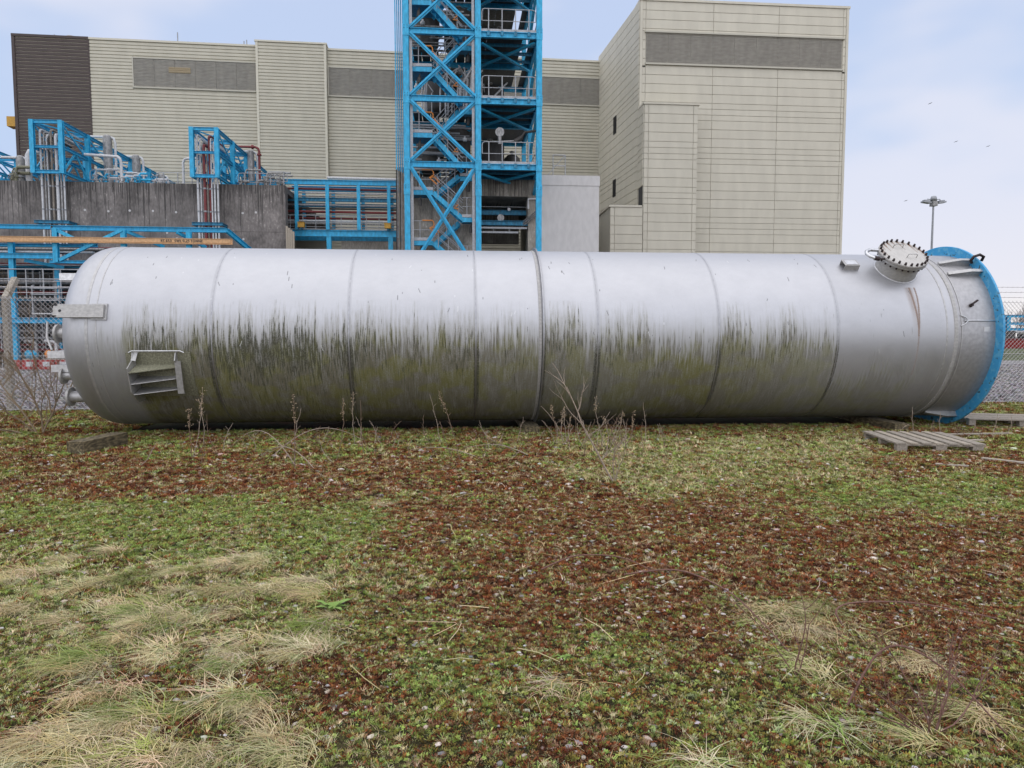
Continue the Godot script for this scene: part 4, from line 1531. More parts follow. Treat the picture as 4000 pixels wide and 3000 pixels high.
func rack_area() -> void:
	rack(-21.55, -20.12, 10.02, 12.72, "blue steel pipe rack with white pipes reaching over the wall before the brown cladding")
	rack(-13.62, -12.34, 9.95, 12.54, "blue steel pipe rack with dark red pipes reaching over the wall before the beige bay")
	rack(-28.3, -26.9, 10.0, 12.6, "blue steel pipe rack beyond the brown end of the hall")
	var a := [[-21.33, 0.055, "white"], [-21.19, 0.045, "lagging"], [-21.07, 0.06, "white"], [-20.93, 0.05, "dark_vessel"], [-20.83, 0.06, "pipe_tan"], [-20.7, 0.06, "dark_vessel"], [-20.56, 0.075, "white"], [-20.41, 0.05, "lagging"], [-20.3, 0.05, "white"]]
	var i := 0
	for p in a:
		pipe_drop(p[0], -26.3 - 0.07 * (i % 3), 12.35 - 0.12 * (i % 4), 5.2, p[1], p[2], "before the brown cladding")
		i += 1
	var c := [[-13.47, 0.06, "white"], [-13.34, 0.045, "white"], [-13.24, 0.05, "lagging"], [-13.12, 0.075, "pipe_red"], [-13.0, 0.04, "pipe_tan"], [-12.88, 0.07, "pipe_red"], [-12.76, 0.04, "white"], [-12.64, 0.05, "white"], [-12.5, 0.055, "white"]]
	i = 0
	for p in c:
		pipe_drop(p[0], -26.3 - 0.07 * (i % 3), 12.25 - 0.17 * (i % 5), 5.2, p[1], p[2], "before the beige bay")
		i += 1
	stack_pipe(-19.7, 9.8, 13.1, -30.0, 0.24, "grey vent stack with white side pipe right beside the rack before the brown cladding", "")
	stack_pipe(-19.7, 9.8, 12.9, -33.6, 0.24, "grey vent stack with white side pipe standing behind the rack", "vent stacks behind the rack")
	stack_pipe(-19.7, 9.8, 12.6, -37.4, 0.24, "grey vent stack with white side pipe standing behind the rack", "vent stacks behind the rack")
	stack_pipe(-23.9, 9.8, 11.6, -29.0, 0.22, "short grey vent stack in front of the brown cladding")
	stack_pipe(-12.0, 9.8, 12.7, -31.0, 0.2, "slim grey vent stack beside the rack with dark red pipes")
	var b := Buf.new()
	b.tube(PackedVector3Array([Vector3(-21.7, 11.75, -28.5), Vector3(-22.9, 11.75, -28.5), Vector3(-23.1, 11.7, -28.5), Vector3(-23.2, 11.5, -28.5), Vector3(-23.2, 9.8, -28.5)]), 0.16, 10)
	single("elbow_pipe", b, M["white"], "thick white lagged elbow pipe before the brown cladding", "pipe")
	b = Buf.new()
	b.tube(PackedVector3Array([Vector3(-13.6, 11.35, -27.8), Vector3(-14.5, 11.35, -27.8), Vector3(-14.68, 11.3, -27.8), Vector3(-14.75, 11.1, -27.8), Vector3(-14.75, 9.8, -27.8)]), 0.07, 8)
	single("elbow_pipe", b, M["white"], "thin white bent pipe left of the rack with dark red pipes", "pipe")
	b = Buf.new()
	b.tube(PackedVector3Array([Vector3(-12.7, 12.75, -30.5), Vector3(-11.6, 12.75, -30.5), Vector3(-11.42, 12.65, -30.5), Vector3(-11.38, 12.5, -30.5), Vector3(-11.38, 10.6, -30.5), Vector3(-11.2, 10.45, -30.5), Vector3(-10.4, 10.3, -30.5), Vector3(-10.2, 9.8, -30.5)]), 0.07, 8)
	for p in [Vector3(-11.75, 12.75, -30.5), Vector3(-11.38, 12.3, -30.5)]:
		b.lathe(p, Vector3(0, 1, 0) if p.y < 12.5 else Vector3(1, 0, 0), [Vector2(-0.05, 0.0), Vector2(-0.05, 0.13), Vector2(0.05, 0.13), Vector2(0.05, 0.0)], 10, true)
	single("elbow_pipe", b, M["pipe_red"], "dark red flanged pipe bending down before the beige bay", "pipe")
	b = Buf.new()
	b.tube(PackedVector3Array([Vector3(-20.0, 11.5, -28.0), Vector3(-18.3, 11.42, -28.0), Vector3(-18.15, 11.3, -28.0), Vector3(-18.1, 11.1, -28.0), Vector3(-18.1, 9.8, -28.0)]), 0.08, 8)
	single("elbow_pipe", b, M["white"], "long white pipe bending down on the wall top behind the vent stacks", "pipe")
	# plant, low pipes and rails on the wall top
	var r := RandomNumberGenerator.new()
	r.seed = 5
	for k in 34:
		var x: float = [r.randf_range(-20.0, -15.6), r.randf_range(-12.0, -9.6), r.randf_range(-24.2, -22.0), r.randf_range(-20.0, -17.0)][k % 4]
		var z := r.randf_range(-29.2, -27.8)
		var t := thing("roof_valve", ["white valve and pipe spool on the wall top between the pipe racks", "grey valve and pipe spool on the wall top beside the pipe bridge", "olive valve and pipe spool on the wall top before the brown cladding", "blue valve and pipe spool on the wall top among the vent stacks"][k % 4], "valve", Vector3(x, 9.8, z), ["white", "grey", "olive", "blue"][k % 4] + " valves on the wall top")
		var m: Material = [M["white"], M["lagging"], M["moss_steel"], M["blue"]][k % 4]
		b = Buf.new()
		var h := r.randf_range(0.4, 1.3) * (0.6 if x > -18.0 and x < -15 else 1.0)
		b.tube(PackedVector3Array([Vector3(x, 9.8, z), Vector3(x, 9.8 + h * 0.8, z), Vector3(x + 0.1, 9.8 + h, z), Vector3(x + r.randf_range(0.3, 0.9), 9.8 + h, z)]), r.randf_range(0.04, 0.09), 8)
		part(t, "spool", b, m)
		b = Buf.new()
		b.lathe(Vector3(x, 9.8 + h * 0.4, z), Vector3.UP, [Vector2(0, 0), Vector2(0.0, 0.14), Vector2(0.05, 0.14), Vector2(0.1, 0.09), Vector2(0.22, 0.09), Vector2(0.28, 0.14), Vector2(0.32, 0.14), Vector2(0.32, 0)], 10, true)
		part(t, "body", b, m)
		b = Buf.new()
		b.lathe(Vector3(x, 9.8 + h * 0.4 + 0.15, z + 0.16), Vector3(0, 0, 1), [Vector2(0, 0.11), Vector2(0.02, 0.13), Vector2(0.04, 0.11)], 12)
		part(t, "hand_wheel", b, M["lagging"])
	for q in [[-19.9, -17.9, -28.3], [-16.5, -14.2, -28.6], [-12.0, -10.0, -28.4], [-10.3, -9.2, -27.9]]:
		var t := thing("wall_top_rail", "light grey guard rail on the dark concrete wall top", "railing", Vector3((q[0] + q[1]) / 2, 9.8, q[2]), "guard rails on the wall top")
		railing(t, Vector3(q[0], 9.8, q[2]), Vector3(q[1], 9.8, q[2]), 3, 0.95)
	b = Buf.new()
	b.ibeam(Vector3(-17.4, 10.1, -29.2), Vector3(-13.7, 10.1, -29.2), 0.2, 0.3)
	b.ibeam(Vector3(-12.2, 10.3, -29.2), Vector3(-9.65, 10.42, -29.2), 0.2, 0.26)
	single("roof_beam", b, M["blue"], "low blue beam along the dark concrete wall top", "beam")


# ---------------------------------------------------------------- plant in front of the wall, seen through the fence
func yard_plant() -> void:
	var z := -22.5
	var t := thing("gantry", "blue steel gantry carrying an orange runway beam before the dark concrete wall", "gantry", Vector3(-18, 0, z))
	var q := [
		[Vector3(-30, 6.76, z), Vector3(-18.95, 6.76, z), 0.2, 0.2], [Vector3(-18.9, 6.74, z - 0.1), Vector3(-10.9, 6.72, z - 0.1), 0.22, 0.22], [Vector3(-30, 6.38, z - 1.2), Vector3(-11.4, 6.36, z - 1.2), 0.16, 0.16],
		[Vector3(-10.9, 6.72, z - 0.1), Vector3(-9.9, 5.7, z - 1.4), 0.18, 0.2], [Vector3(-30, 5.39, z + 0.1), Vector3(-18.8, 5.39, z + 0.1), 0.2, 0.24], [Vector3(-30, 5.94, z - 0.3), Vector3(-17.0, 5.94, z - 0.3), 0.16, 0.14],
		[Vector3(-19.0, 5.13, z + 0.1), Vector3(-12.0, 5.1, z + 0.1), 0.16, 0.14], [Vector3(-30, 2.36, z + 0.2), Vector3(-9.5, 2.36, z + 0.2), 0.2, 0.26], [Vector3(-22, 5.08, z - 1.2), Vector3(-17.4, 5.08, z - 1.2), 0.14, 0.2],
	]
	for p in q:
		var b := Buf.new()
		b.ibeam(p[0], p[1], p[2], p[3])
		part(t, "beam", b, M["blue"])
	for p in [[-20.74, 6.15, 0.0], [-18.68, 6.7, 0.12], [-15.6, 6.7, 0.12], [-19.25, 5.0, -1.0], [-24.0, 6.7, 0], [-12.6, 6.6, 0.12], [-17.2, 4.9, -1.4]]:
		var b := Buf.new()
		b.ibeam(Vector3(p[0], 0.14 if p[0] != -15.6 and p[0] != -18.68 else 5.1, z + p[2]), Vector3(p[0], p[1], z + p[2]), 0.22, 0.2, Vector3(0, 0, 1))
		part(t, "post", b, M["blue"])
	for p in [[Vector3(-18.6, 6.6, z + 0.12), Vector3(-17.2, 5.9, z + 0.12)], [Vector3(-15.6, 6.65, z + 0.2), Vector3(-18.5, 5.2, z + 0.2)], [Vector3(-15.5, 6.6, z), Vector3(-14.2, 6.0, z - 1.0)], [Vector3(-13.2, 6.6, z), Vector3(-12.2, 6.0, z - 1.0)], [Vector3(-20.2, 5.2, z), Vector3(-18.9, 4.95, z - 0.9)]]:
		var b := Buf.new()
		b.bar(p[0], p[1], 0.12, 0.15)
		part(t, "brace", b, M["blue"])
	var b := Buf.new()
	b.box(Vector3(-30, 4.98, -26.9), Vector3(-12, 5.04, z - 1.3))
	part(t, "deck", b, M["blue_old"])
	b = Buf.new()
	b.box(Vector3(-30, 5.59, z - 0.42), Vector3(-17.2, 5.67, z - 0.2))
	part(t, "white_tray", b, M["white"])
	for y in [4.77, 4.31, 3.92]:
		b = Buf.new()
		b.rod(Vector3(-30, y, z + 0.1), Vector3(-13.5, y, z + 0.1), 0.032, 6)
		part(t, "guard_rail", b, M["rail"])
	for k in 14:
		b = Buf.new()
		var x := -24.0 + k * 0.78
		b.rod(Vector3(x, 3.4, z + 0.1), Vector3(x, 4.77, z + 0.1), 0.03, 6)
		part(t, "stanchion", b, M["rail"])
	b = Buf.new()
	b.box(Vector3(-30, 3.3, -26.9), Vector3(-13, 3.36, z))
	part(t, "deck", b, M["blue_old"])
	# orange runway beam with its rating
	var rw := thing("runway_beam", "orange hoist runway beam lettered with its safe working load", "beam", Vector3(-18, 6.15, z + 0.32))
	b = Buf.new()
	b.ibeam(Vector3(-30, 6.15, z + 0.32), Vector3(-10.52, 6.12, z + 0.32), 0.12, 0.27)
	part(rw, "beam", b, M["runway_orange"])
	b = Buf.new()
	b.box(Vector3(-30, 6.05, z + 0.35), Vector3(-10.6, 6.225, z + 0.358))
	part(rw, "face", b, M["runway_orange"])
	var tm := TextMesh.new()
	tm.text = "RT 653   SWL 0.25 TONNE"
	var sf := SystemFont.new()
	sf.font_names = PackedStringArray(["Droid Sans"])
	sf.font_weight = 700
	tm.font = sf
	tm.font_size = 32
	tm.pixel_size = 0.0052
	tm.depth = 0.006
	var txt := MeshInstance3D.new()
	txt.name = "lettering"
	txt.mesh = tm
	txt.material_override = M["dark"]
	rw.add_child(txt)
	txt.position = Vector3(-12.85, 6.135, z + 0.362) - rw.position
	# pipes and equipment under the gantry
	var r := RandomNumberGenerator.new()
	r.seed = 15
	for k in 72:
		b = Buf.new()
		var rr := r.randf_range(0.025, 0.08)
		var m: String = ["lagging", "rail", "dark_vessel", "white", "pipe_red", "lagging"][k % 6]
		var zz := r.randf_range(-26.4, -23.2)
		if k % 3:
			var y := r.randf_range(0.6, 6.2)
			b.rod(Vector3(-25, y, zz), Vector3(r.randf_range(-19, -13), y, zz), rr, 7)
		else:
			var x := r.randf_range(-22.5, -15.5)
			b.rod(Vector3(x, 0.1, zz), Vector3(x, r.randf_range(3.0, 6.0), zz), rr, 7)
		single("plant_pipe", b, M[m], {"lagging": "grey lagged pipe in the plant behind the left fence", "rail": "light grey pipe in the plant behind the left fence", "dark_vessel": "blackish pipe in the plant behind the left fence", "white": "white pipe in the plant behind the left fence", "pipe_red": "dark red pipe in the plant behind the left fence"}[m], "pipe", m + " pipes of the yard plant" if m in ["white"] else {"lagging": "grey", "rail": "light grey", "dark_vessel": "blackish", "pipe_red": "dark red"}[m] + " pipes of the yard plant")
	for k in 5:  # dark blocks and drums added to darken the space under the decks
		var x := -23.4 + k * 1.9
		var e := thing("added_dark_block", "dark block added to dim the space under the gantry decks behind the left fence", "cabinet", Vector3(x, 0.05, -25.2), "added dark blocks under the gantry")
		b = Buf.new()
		b.box(Vector3(x - 0.8, 0.05, -25.9), Vector3(x + 0.8, 2.9 - 0.3 * (k % 2), -25.0))
		part(e, "body", b, M["dark_vessel"])
		b = Buf.new()
		b.box(Vector3(x - 0.7, 0.25, -25.0), Vector3(x - 0.02, 2.4, -24.97))
		b.box(Vector3(x + 0.02, 0.25, -25.0), Vector3(x + 0.7, 2.4, -24.97))
		part(e, "dark_panel", b, M["dark"])
		b = Buf.new()
		b.lathe(Vector3(x - 0.7, 3.9, -25.4), Vector3.RIGHT, [Vector2(0, 0), Vector2(0.05, 0.4), Vector2(1.5, 0.4), Vector2(1.55, 0)], 14)
		part(e, "added_dark_drum", b, M["dark_vessel"])
	var tr := thing("cable_tray", "white perforated cable tray hanging left of the tank", "cable tray", Vector3(-18.4, 4.0, z + 0.3))
	for k in 4:
		b = Buf.new()
		b.box(Vector3(-19.7, 3.0 + k * 0.28 - (0.35 if k == 0 else 0.0), z + 0.22), Vector3(-18.5, 3.05 + k * 0.28 - (0.35 if k == 0 else 0.0), z + 0.5))
		part(tr, "rung_tray", b, M["rail"] if k else M["white"])
	b = Buf.new()
	b.bar(Vector3(-19.7, 2.5, z + 0.36), Vector3(-19.7, 4.0, z + 0.36), 0.05, 0.05)
	b.bar(Vector3(-18.5, 2.5, z + 0.36), Vector3(-18.5, 4.0, z + 0.36), 0.05, 0.05)
	part(tr, "hanger", b, M["rail"])
	for k in 4:
		var x := -20.6 + k * 0.75
		var s := thing("sump_box", "low red box with a white notice on the plant kerb", "box", Vector3(x, 0.14, -21.95), "red boxes on the plant kerb")
		b = Buf.new()
		b.box(Vector3(x - 0.34, 0.06, -22.16), Vector3(x + 0.34, 0.5, -21.9))
		part(s, "body", b, M["red"])
		b = Buf.new()
		b.box(Vector3(x - 0.14, 0.2, -21.9), Vector3(x + 0.16, 0.42, -21.885))
		part(s, "notice", b, M["white"])
	for k in 3:
		var x: float = [-20.1, -19.2, -18.6][k]
		var s := thing("pump", ["blue electric pump on the plant apron", "orange red pump on the plant apron", "white cased pump on the plant apron"][k], "pump", Vector3(x, 0.05, -22.6))
		b = Buf.new()
		b.lathe(Vector3(x - 0.25, 0.75, -22.6), Vector3(1, 0, 0), [Vector2(0, 0), Vector2(0.02, 0.2), Vector2(0.3, 0.22), Vector2(0.4, 0.14), Vector2(0.5, 0.14), Vector2(0.5, 0)], 14)
		part(s, "motor", b, [M["blue"], M["orange"], M["white"]][k])
		b = Buf.new()
		b.box(Vector3(x - 0.3, 0.05, -22.8), Vector3(x + 0.3, 0.55, -22.4))
		part(s, "plinth", b, M["concrete_stained"])
		b = Buf.new()
		b.tube(PackedVector3Array([Vector3(x + 0.2, 0.8, -22.6), Vector3(x + 0.2, 1.2, -22.6), Vector3(x + 0.1, 1.35, -22.6), Vector3(x - 0.3, 1.4, -22.6)]), 0.07, 8)
		part(s, "discharge", b, [M["lagging"], M["white"], M["moss_steel"]][k])


# ---------------------------------------------------------------- far right
func distance_right() -> void:
	var t := thing("lamp_mast", "tall grey lamp mast with three floodlights standing alone against the sky", "lamp mast", Vector3(52, 0, -60))
	var b := Buf.new()
	b.tube(PackedVector3Array([Vector3(52, 0, -60), Vector3(52, 15.9, -60)]), 0.16, 10, 0.09)
	part(t, "pole", b, M["galv"])
	b = Buf.new()
	b.lathe(Vector3(52, 16.25, -60), Vector3.UP, [Vector2(0, 0), Vector2(0.0, 0.33), Vector2(0.3, 0.32), Vector2(0.5, 0.24), Vector2(0.56, 0.0)], 14)
	part(t, "head", b, M["galv"])
	b = Buf.new()
	b.box(Vector3(51.75, 15.7, -60.3), Vector3(52.3, 16.22, -59.7))
	part(t, "gear_box", b, M["lagging"])
	for s in [-1, 1]:
		b = Buf.new()
		b.tube(PackedVector3Array([Vector3(52 + 0.3 * s, 16.4, -60), Vector3(52 + 0.7 * s, 16.45, -60), Vector3(52 + 0.78 * s, 16.3, -60)]), 0.05, 6)
		part(t, "arm", b, M["galv"])
		b = Buf.new()
		var c := Vector3(52 + 0.86 * s, 16.1, -60)
		b.obox(c, Vector3(0.42, 0.05 * s, 0), Vector3(0, 0.08, 0), Vector3(0, 0, 0.3))
		b.obox(c + Vector3(0, 0.16, 0), Vector3(0.28, 0.03 * s, 0), Vector3(0, 0.06, 0), Vector3(0, 0, 0.22))
		part(t, "floodlight", b, M["galv"])
	# blue gantry, red barrier, dark plant far across the field
	t = thing("far_gantry", "distant blue steel pipe gantry seen past the blue flange", "gantry", Vector3(90, 0, -75))
	for y in [4.3, 3.3, 2.55]:
		b = Buf.new()
		b.ibeam(Vector3(66, y, -75), Vector3(120, y, -75), 0.4, 0.34)
		part(t, "beam", b, M["blue"])
	for x in [68.5, 74.0, 79.5, 85.0]:
		b = Buf.new()
		b.ibeam(Vector3(x, 0.02, -75), Vector3(x, 4.3, -75), 0.5, 0.4, Vector3(0, 0, 1))
		part(t, "post", b, M["blue"])
	b = Buf.new()
	b.rod(Vector3(66, 2.2, -75), Vector3(110, 2.2, -75), 0.16, 8)
	part(t, "white_pipe", b, M["white"])
	for k in 3:
		var x := 62.0 + k * 9.0
		t = thing("red_skip", "distant low red skip on the far grass edge", "skip", Vector3(x, 0, -72), "red skips past the flange")
		b = Buf.new()
		b.quad(Vector3(x - 3.4, 0.1, -71), Vector3(x + 3.4, 0.1, -71), Vector3(x + 4, 1.2, -70.6), Vector3(x - 4, 1.2, -70.6), Vector3(0, 0, 1))
		b.box(Vector3(x - 3.4, 0.06, -73), Vector3(x + 3.4, 1.1, -71.01))
		part(t, "body", b, M["red"])
		b = Buf.new()
		b.box(Vector3(x - 4.0, 1.2, -73.1), Vector3(x + 4.0, 1.32, -70.5))
		part(t, "rim", b, M["pipe_red"])
	for k in 4:
		var x := 64.0 + k * 7.0
		t = thing("far_machine", "distant dark machinery below the blue gantry", "machine", Vector3(x, 0, -74), "dark machinery past the flange")
		b = Buf.new()
		b.box(Vector3(x - 2.8, 0.3, -74.8), Vector3(x + 2.8, 2.0 + 0.3 * (k % 2), -73.4))
		part(t, "body", b, M["dark_vessel"])
		b = Buf.new()
		b.lathe(Vector3(x, 1.9, -74), Vector3.UP, [Vector2(0, 0.7), Vector2(0.5, 0.7), Vector2(0.7, 0.3), Vector2(0.7, 0)], 12)
		part(t, "dome", b, M["lagging"])
		b = Buf.new()
		b.box(Vector3(x - 2.4, 0.03, -74.6), Vector3(x + 2.4, 0.3, -73.6))
		part(t, "skid", b, M["dark"])
	var r := RandomNumberGenerator.new()
	r.seed = 3
	for k in 9:
		var x := 123.5 + k * 2.6
		var z := -135.0 - (k % 3) * 5.0
		t = thing("far_tree", "distant bare winter tree on the skyline past the flange", "tree", Vector3(x, 0, z), "bare trees on the skyline")
		b = Buf.new()
		var h := r.randf_range(6.5, 9.5)
		b.tube(PackedVector3Array([Vector3(x, 0, z), Vector3(x, h * 0.35, z), Vector3(x + 0.2, h * 0.6, z)]), 0.22, 6, 0.1)
		part(t, "trunk", b, M["far_tree"])
		b = Buf.new()
		for i in 26:
			var a := r.randf() * TAU
			var p := Vector3(x, h * r.randf_range(0.25, 0.6), z)
			var e := p + Vector3(cos(a) * r.randf_range(0.6, 2.2), h * r.randf_range(0.25, 0.45), sin(a) * 1.5)
			b.tube(PackedVector3Array([p, p.lerp(e, 0.5) - Vector3(0, 0.2, 0), e]), 0.07, 5, 0.03)
			for j in 3:
				var g := p.lerp(e, r.randf_range(0.4, 0.95))
				b.tube(PackedVector3Array([g, g + Vector3(r.randf_range(-0.7, 0.7), r.randf_range(0.4, 1.3), r.randf_range(-0.5, 0.5))]), 0.035, 4, 0.015)
		part(t, "crown", b, M["far_tree"])
	for p in [Vector3(44.1, 23.1, -50), Vector3(46.8, 19.7, -50), Vector3(50.0, 19.35, -50), Vector3(42.1, 14.2, -50)]:
		t = thing("bird", "tiny dark gull gliding in the pale sky beside the panelled block", "bird", p, "gulls in the sky")
		b = Buf.new()
		b.lathe(p - Vector3(0.12, 0, 0), Vector3(1, 0.1, 0.2), [Vector2(0, 0), Vector2(0.03, 0.022), Vector2(0.09, 0.028), Vector2(0.15, 0.014), Vector2(0.2, 0)], 8)
		part(t, "body", b, M["dark_vessel"])
		for s in [-1, 1]:
			b = Buf.new()
			b.bar(p, p + Vector3(0.03, 0.05, 0.14 * s), 0.06, 0.01, Vector3.UP)
			b.bar(p + Vector3(0.03, 0.05, 0.14 * s), p + Vector3(-0.01, 0.02, 0.28 * s), 0.045, 0.008, Vector3.UP)
			part(t, "wing", b, M["dark_vessel"])


# ---------------------------------------------------------------- the steel tank
func on_tank(x: float, deg: float, r: float) -> Vector3:
	var t := deg_to_rad(deg)
	return Vector3(x, TANK_Y + r * sin(t), r * cos(t))


func step_between(points: Array, x: float) -> float:
	for i in points.size() - 1:
		if x < points[i + 1][0]:
			return lerpf(points[i][1], points[i + 1][1], clampf((x - points[i][0]) / (points[i + 1][0] - points[i][0]), 0.0, 1.0))
	return points[points.size() - 1][1]


var seams := [-3.68, -1.62, 0.35, 2.30, 4.29, 6.30]


func shell_material() -> ORMMaterial3D:
	var w := 1536
	var h := 1024
	var half := 512
	var lut := PackedByteArray()
	for i in 1025:
		lut.append(int(clampf(Color(i / 1024.0, 0, 0).linear_to_srgb().r, 0, 1) * 255.0))
	var alb := PackedByteArray()
	alb.resize(w * h * 3)
	var orm := PackedByteArray()
	orm.resize(w * h * 3)
	var n1 := FastNoiseLite.new()
	n1.seed = 2
	n1.frequency = 1.0
	n1.fractal_octaves = 2
	var n2 := FastNoiseLite.new()
	n2.seed = 5
	n2.frequency = 1.0
	n2.fractal_octaves = 1
	# how much grows on each length of the tank
	var spikes := [[-5.0, 0.1], [-4.8, 0.6], [-3.7, 0.95], [-1.7, 0.95], [-1.5, 0.52], [0.3, 0.48], [0.5, 0.34], [2.3, 0.36], [4.2, 0.44], [6.1, 0.34], [6.35, 0.04]]
	var dense := [[-5.5, 0.12], [-5.0, 0.25], [-4.8, 0.72], [-4.0, 0.85], [-3.7, 1.0], [-1.7, 0.98], [-1.55, 0.75], [0.3, 0.62], [0.45, 0.55], [2.3, 0.5], [4.2, 0.62], [4.4, 0.55], [6.1, 0.45], [6.35, 0.5], [7.6, 0.42], [8.0, 0.15], [8.4, 0.08]]
	var plates := [0.97, 1.0, 0.985, 1.02, 1.0, 1.015, 0.96]
	for i in w:
		var x := -5.5 + (i + 0.5) / w * 13.9
		var dn := step_between(dense, x)
		var sk := step_between(spikes, x)
		var patch := n1.get_noise_1d(x * 0.9 + 70.0)
		sk = clampf(sk * (1.0 + 0.9 * patch), 0.0, 1.0)
		var a0 := -2.0 - 7.0 * patch + 7.0 * n1.get_noise_1d(x * 2.6) + 8.0 * n2.get_noise_1d(x * 17.0) + 5.0 * n2.get_noise_1d(x * 55.0)
		if x > 6.32:
			a0 += 25.0
		var plate := 0
		var near := 9.0
		for s in seams.size():
			if x > seams[s]:
				plate = s + 1
			near = minf(near, absf(x - seams[s]))
		near = minf(near, absf(x - 1.4) - 0.02)
		var wide := 0.02 + 0.05 * absf(n2.get_noise_1d(x * 9.0))
		for j in half:
			var a := (j + 0.5) / half * 180.0 - 90.0
			var grain := n2.get_noise_2d(x * 95.0, a * 1.3)
			var metal: float = 0.495 * plates[plate] * (1.0 + 0.03 * grain + 0.02 * n1.get_noise_2d(x * 5.0, a * 0.2))
			var r := metal
			var g: float = metal
			var b: float = metal * 1.035
			var rough := 0.5 + 0.05 * n1.get_noise_2d(x * 2.0, a * 0.05)
			var met := 0.78
			if near < 0.035:
				r *= 0.95
				g *= 0.95
				b *= 0.95
				rough += 0.08
			if a > -22.0:
				var up := a - a0
				var s := 0.5 + 0.62 * (0.6 * n1.get_noise_2d(x * 42.0, a * 0.06) + 0.4 * n2.get_noise_2d(x * 120.0, a * 0.13))
				var dark := sk * smoothstep(-11.0, 8.0, up) * (1.0 - 0.62 * smoothstep(12.0, 34.0, up))
				var ad := smoothstep(0.16, -0.12, s - dark * 0.66) * clampf(0.72 + 0.5 * grain, 0.25, 0.95)
				var body := 0.5 + 0.6 * n1.get_noise_2d(x * 7.0 + 40.0, a * 0.05)
				var film := minf(1.0, dn * 1.7) * smoothstep(-4.0, 14.0, up + 14.0 * (0.5 - s))
				var af := film * clampf(0.72 + 0.4 * body + 0.5 * (0.5 - s) + 0.25 * grain, 0.0, 0.97)
				var tone := smoothstep(0.35, 0.65, 0.5 + 0.7 * n1.get_noise_2d(x * 1.7 + 9.0, a * 0.06))
				var pale := clampf(sk * 1.3, 0.0, 0.8) * smoothstep(-16.0, 2.0, up + 22.0 * (0.5 - s)) * clampf(0.6 + 0.6 * grain, 0.1, 0.9)
				r = lerpf(r, 0.34, pale)
				g = lerpf(g, 0.33, pale)
				b = lerpf(b, 0.285, pale)
				var fr := lerpf(0.135, 0.145, tone)
				var fg := lerpf(0.122, 0.136, tone)
				var fb := lerpf(0.075, 0.042, tone)
				r = lerpf(r, fr, af)
				g = lerpf(g, fg, af)
				b = lerpf(b, fb, af)
				var dk := 0.03 + 0.03 * body
				r = lerpf(r, dk, ad)
				g = lerpf(g, dk * 1.04, ad)
				b = lerpf(b, dk * 0.6, ad)
				var seam := 0.0
				if near < wide and dn > 0.3:
					seam = smoothstep(0.0, 14.0, a + 2.0) * smoothstep(58.0, 40.0, a) * clampf(0.75 + 1.1 * grain, 0.0, 0.95)
					r = lerpf(r, 0.035, seam)
					g = lerpf(g, 0.033, seam)
					b = lerpf(b, 0.022, seam)
				var cover := maxf(maxf(maxf(af, ad), seam), pale * 0.8)
				met = 0.78 * (1.0 - cover)
				rough = lerpf(rough, 0.85, cover)
			# rust runs under the manhole
			if absf(x - 7.7) < 0.16 and a > -33.0 and a < 26.0:
				var gap := 0.045 * smoothstep(0.0, -30.0, a)
				var d1 := minf(absf(x - 7.7 - gap), absf(x - 7.7 + gap))
				var rust := smoothstep(0.02, 0.004, d1 + 0.006 * grain) * (0.8 if a < 0.0 else 0.55) + smoothstep(0.1, 0.02, absf(x - 7.68 + gap)) * 0.36 * smoothstep(4.0, -26.0, a) * (1.0 + 0.5 * grain)
				rust = clampf(rust, 0.0, 0.8)
				r = lerpf(r, 0.23, rust)
				g = lerpf(g, 0.14, rust)
				b = lerpf(b, 0.09, rust)
				met *= 1.0 - rust * 0.8
				rough = lerpf(rough, 0.8, rust)
			for q in 2:
				var row := j if q == 0 else h - 1 - j
				var k := (row * w + i) * 3
				alb[k] = lut[int(clampf(r, 0, 1) * 1024.0)]
				alb[k + 1] = lut[int(clampf(g, 0, 1) * 1024.0)]
				alb[k + 2] = lut[int(clampf(b, 0, 1) * 1024.0)]
				orm[k] = 255
				orm[k + 1] = int(clampf(rough, 0, 1) * 255.0)
				orm[k + 2] = int(clampf(met, 0, 1) * 255.0)
	# scuffs and scratches
	var sr := RandomNumberGenerator.new()
	sr.seed = 91
	for k in 90:
		var px := sr.randi_range(20, w - 60)
		var py := sr.randi_range(70, 300)
		var dx := sr.randf_range(-0.5, 0.5)
		var dark_mark := sr.randf() < 0.7
		for q in sr.randi_range(2, 10):
			var at := ((py + q) * w + px + int(q * dx)) * 3
			for ch in 3:
				alb[at + ch] = 120 if dark_mark else 215
			orm[at + 1] = 170
	var m := ORMMaterial3D.new()
	m.resource_name = "weathered_stainless"
	m.albedo_texture = ImageTexture.create_from_image(Image.create_from_data(w, h, false, Image.FORMAT_RGB8, alb))
	m.orm_texture = ImageTexture.create_from_image(Image.create_from_data(w, h, false, Image.FORMAT_RGB8, orm))
	return m


func ring(root: Node3D, called: String, x: float, wide: float, r: float, proud: float, m: Material) -> MeshInstance3D:
	var b := Buf.new()
	b.lathe(Vector3(x - wide / 2, TANK_Y, 0), Vector3.RIGHT, [Vector2(0, r), Vector2(wide * 0.12, r + proud), Vector2(wide * 0.88, r + proud), Vector2(wide, r)], 96, true)
	return part(root, called, b, m)


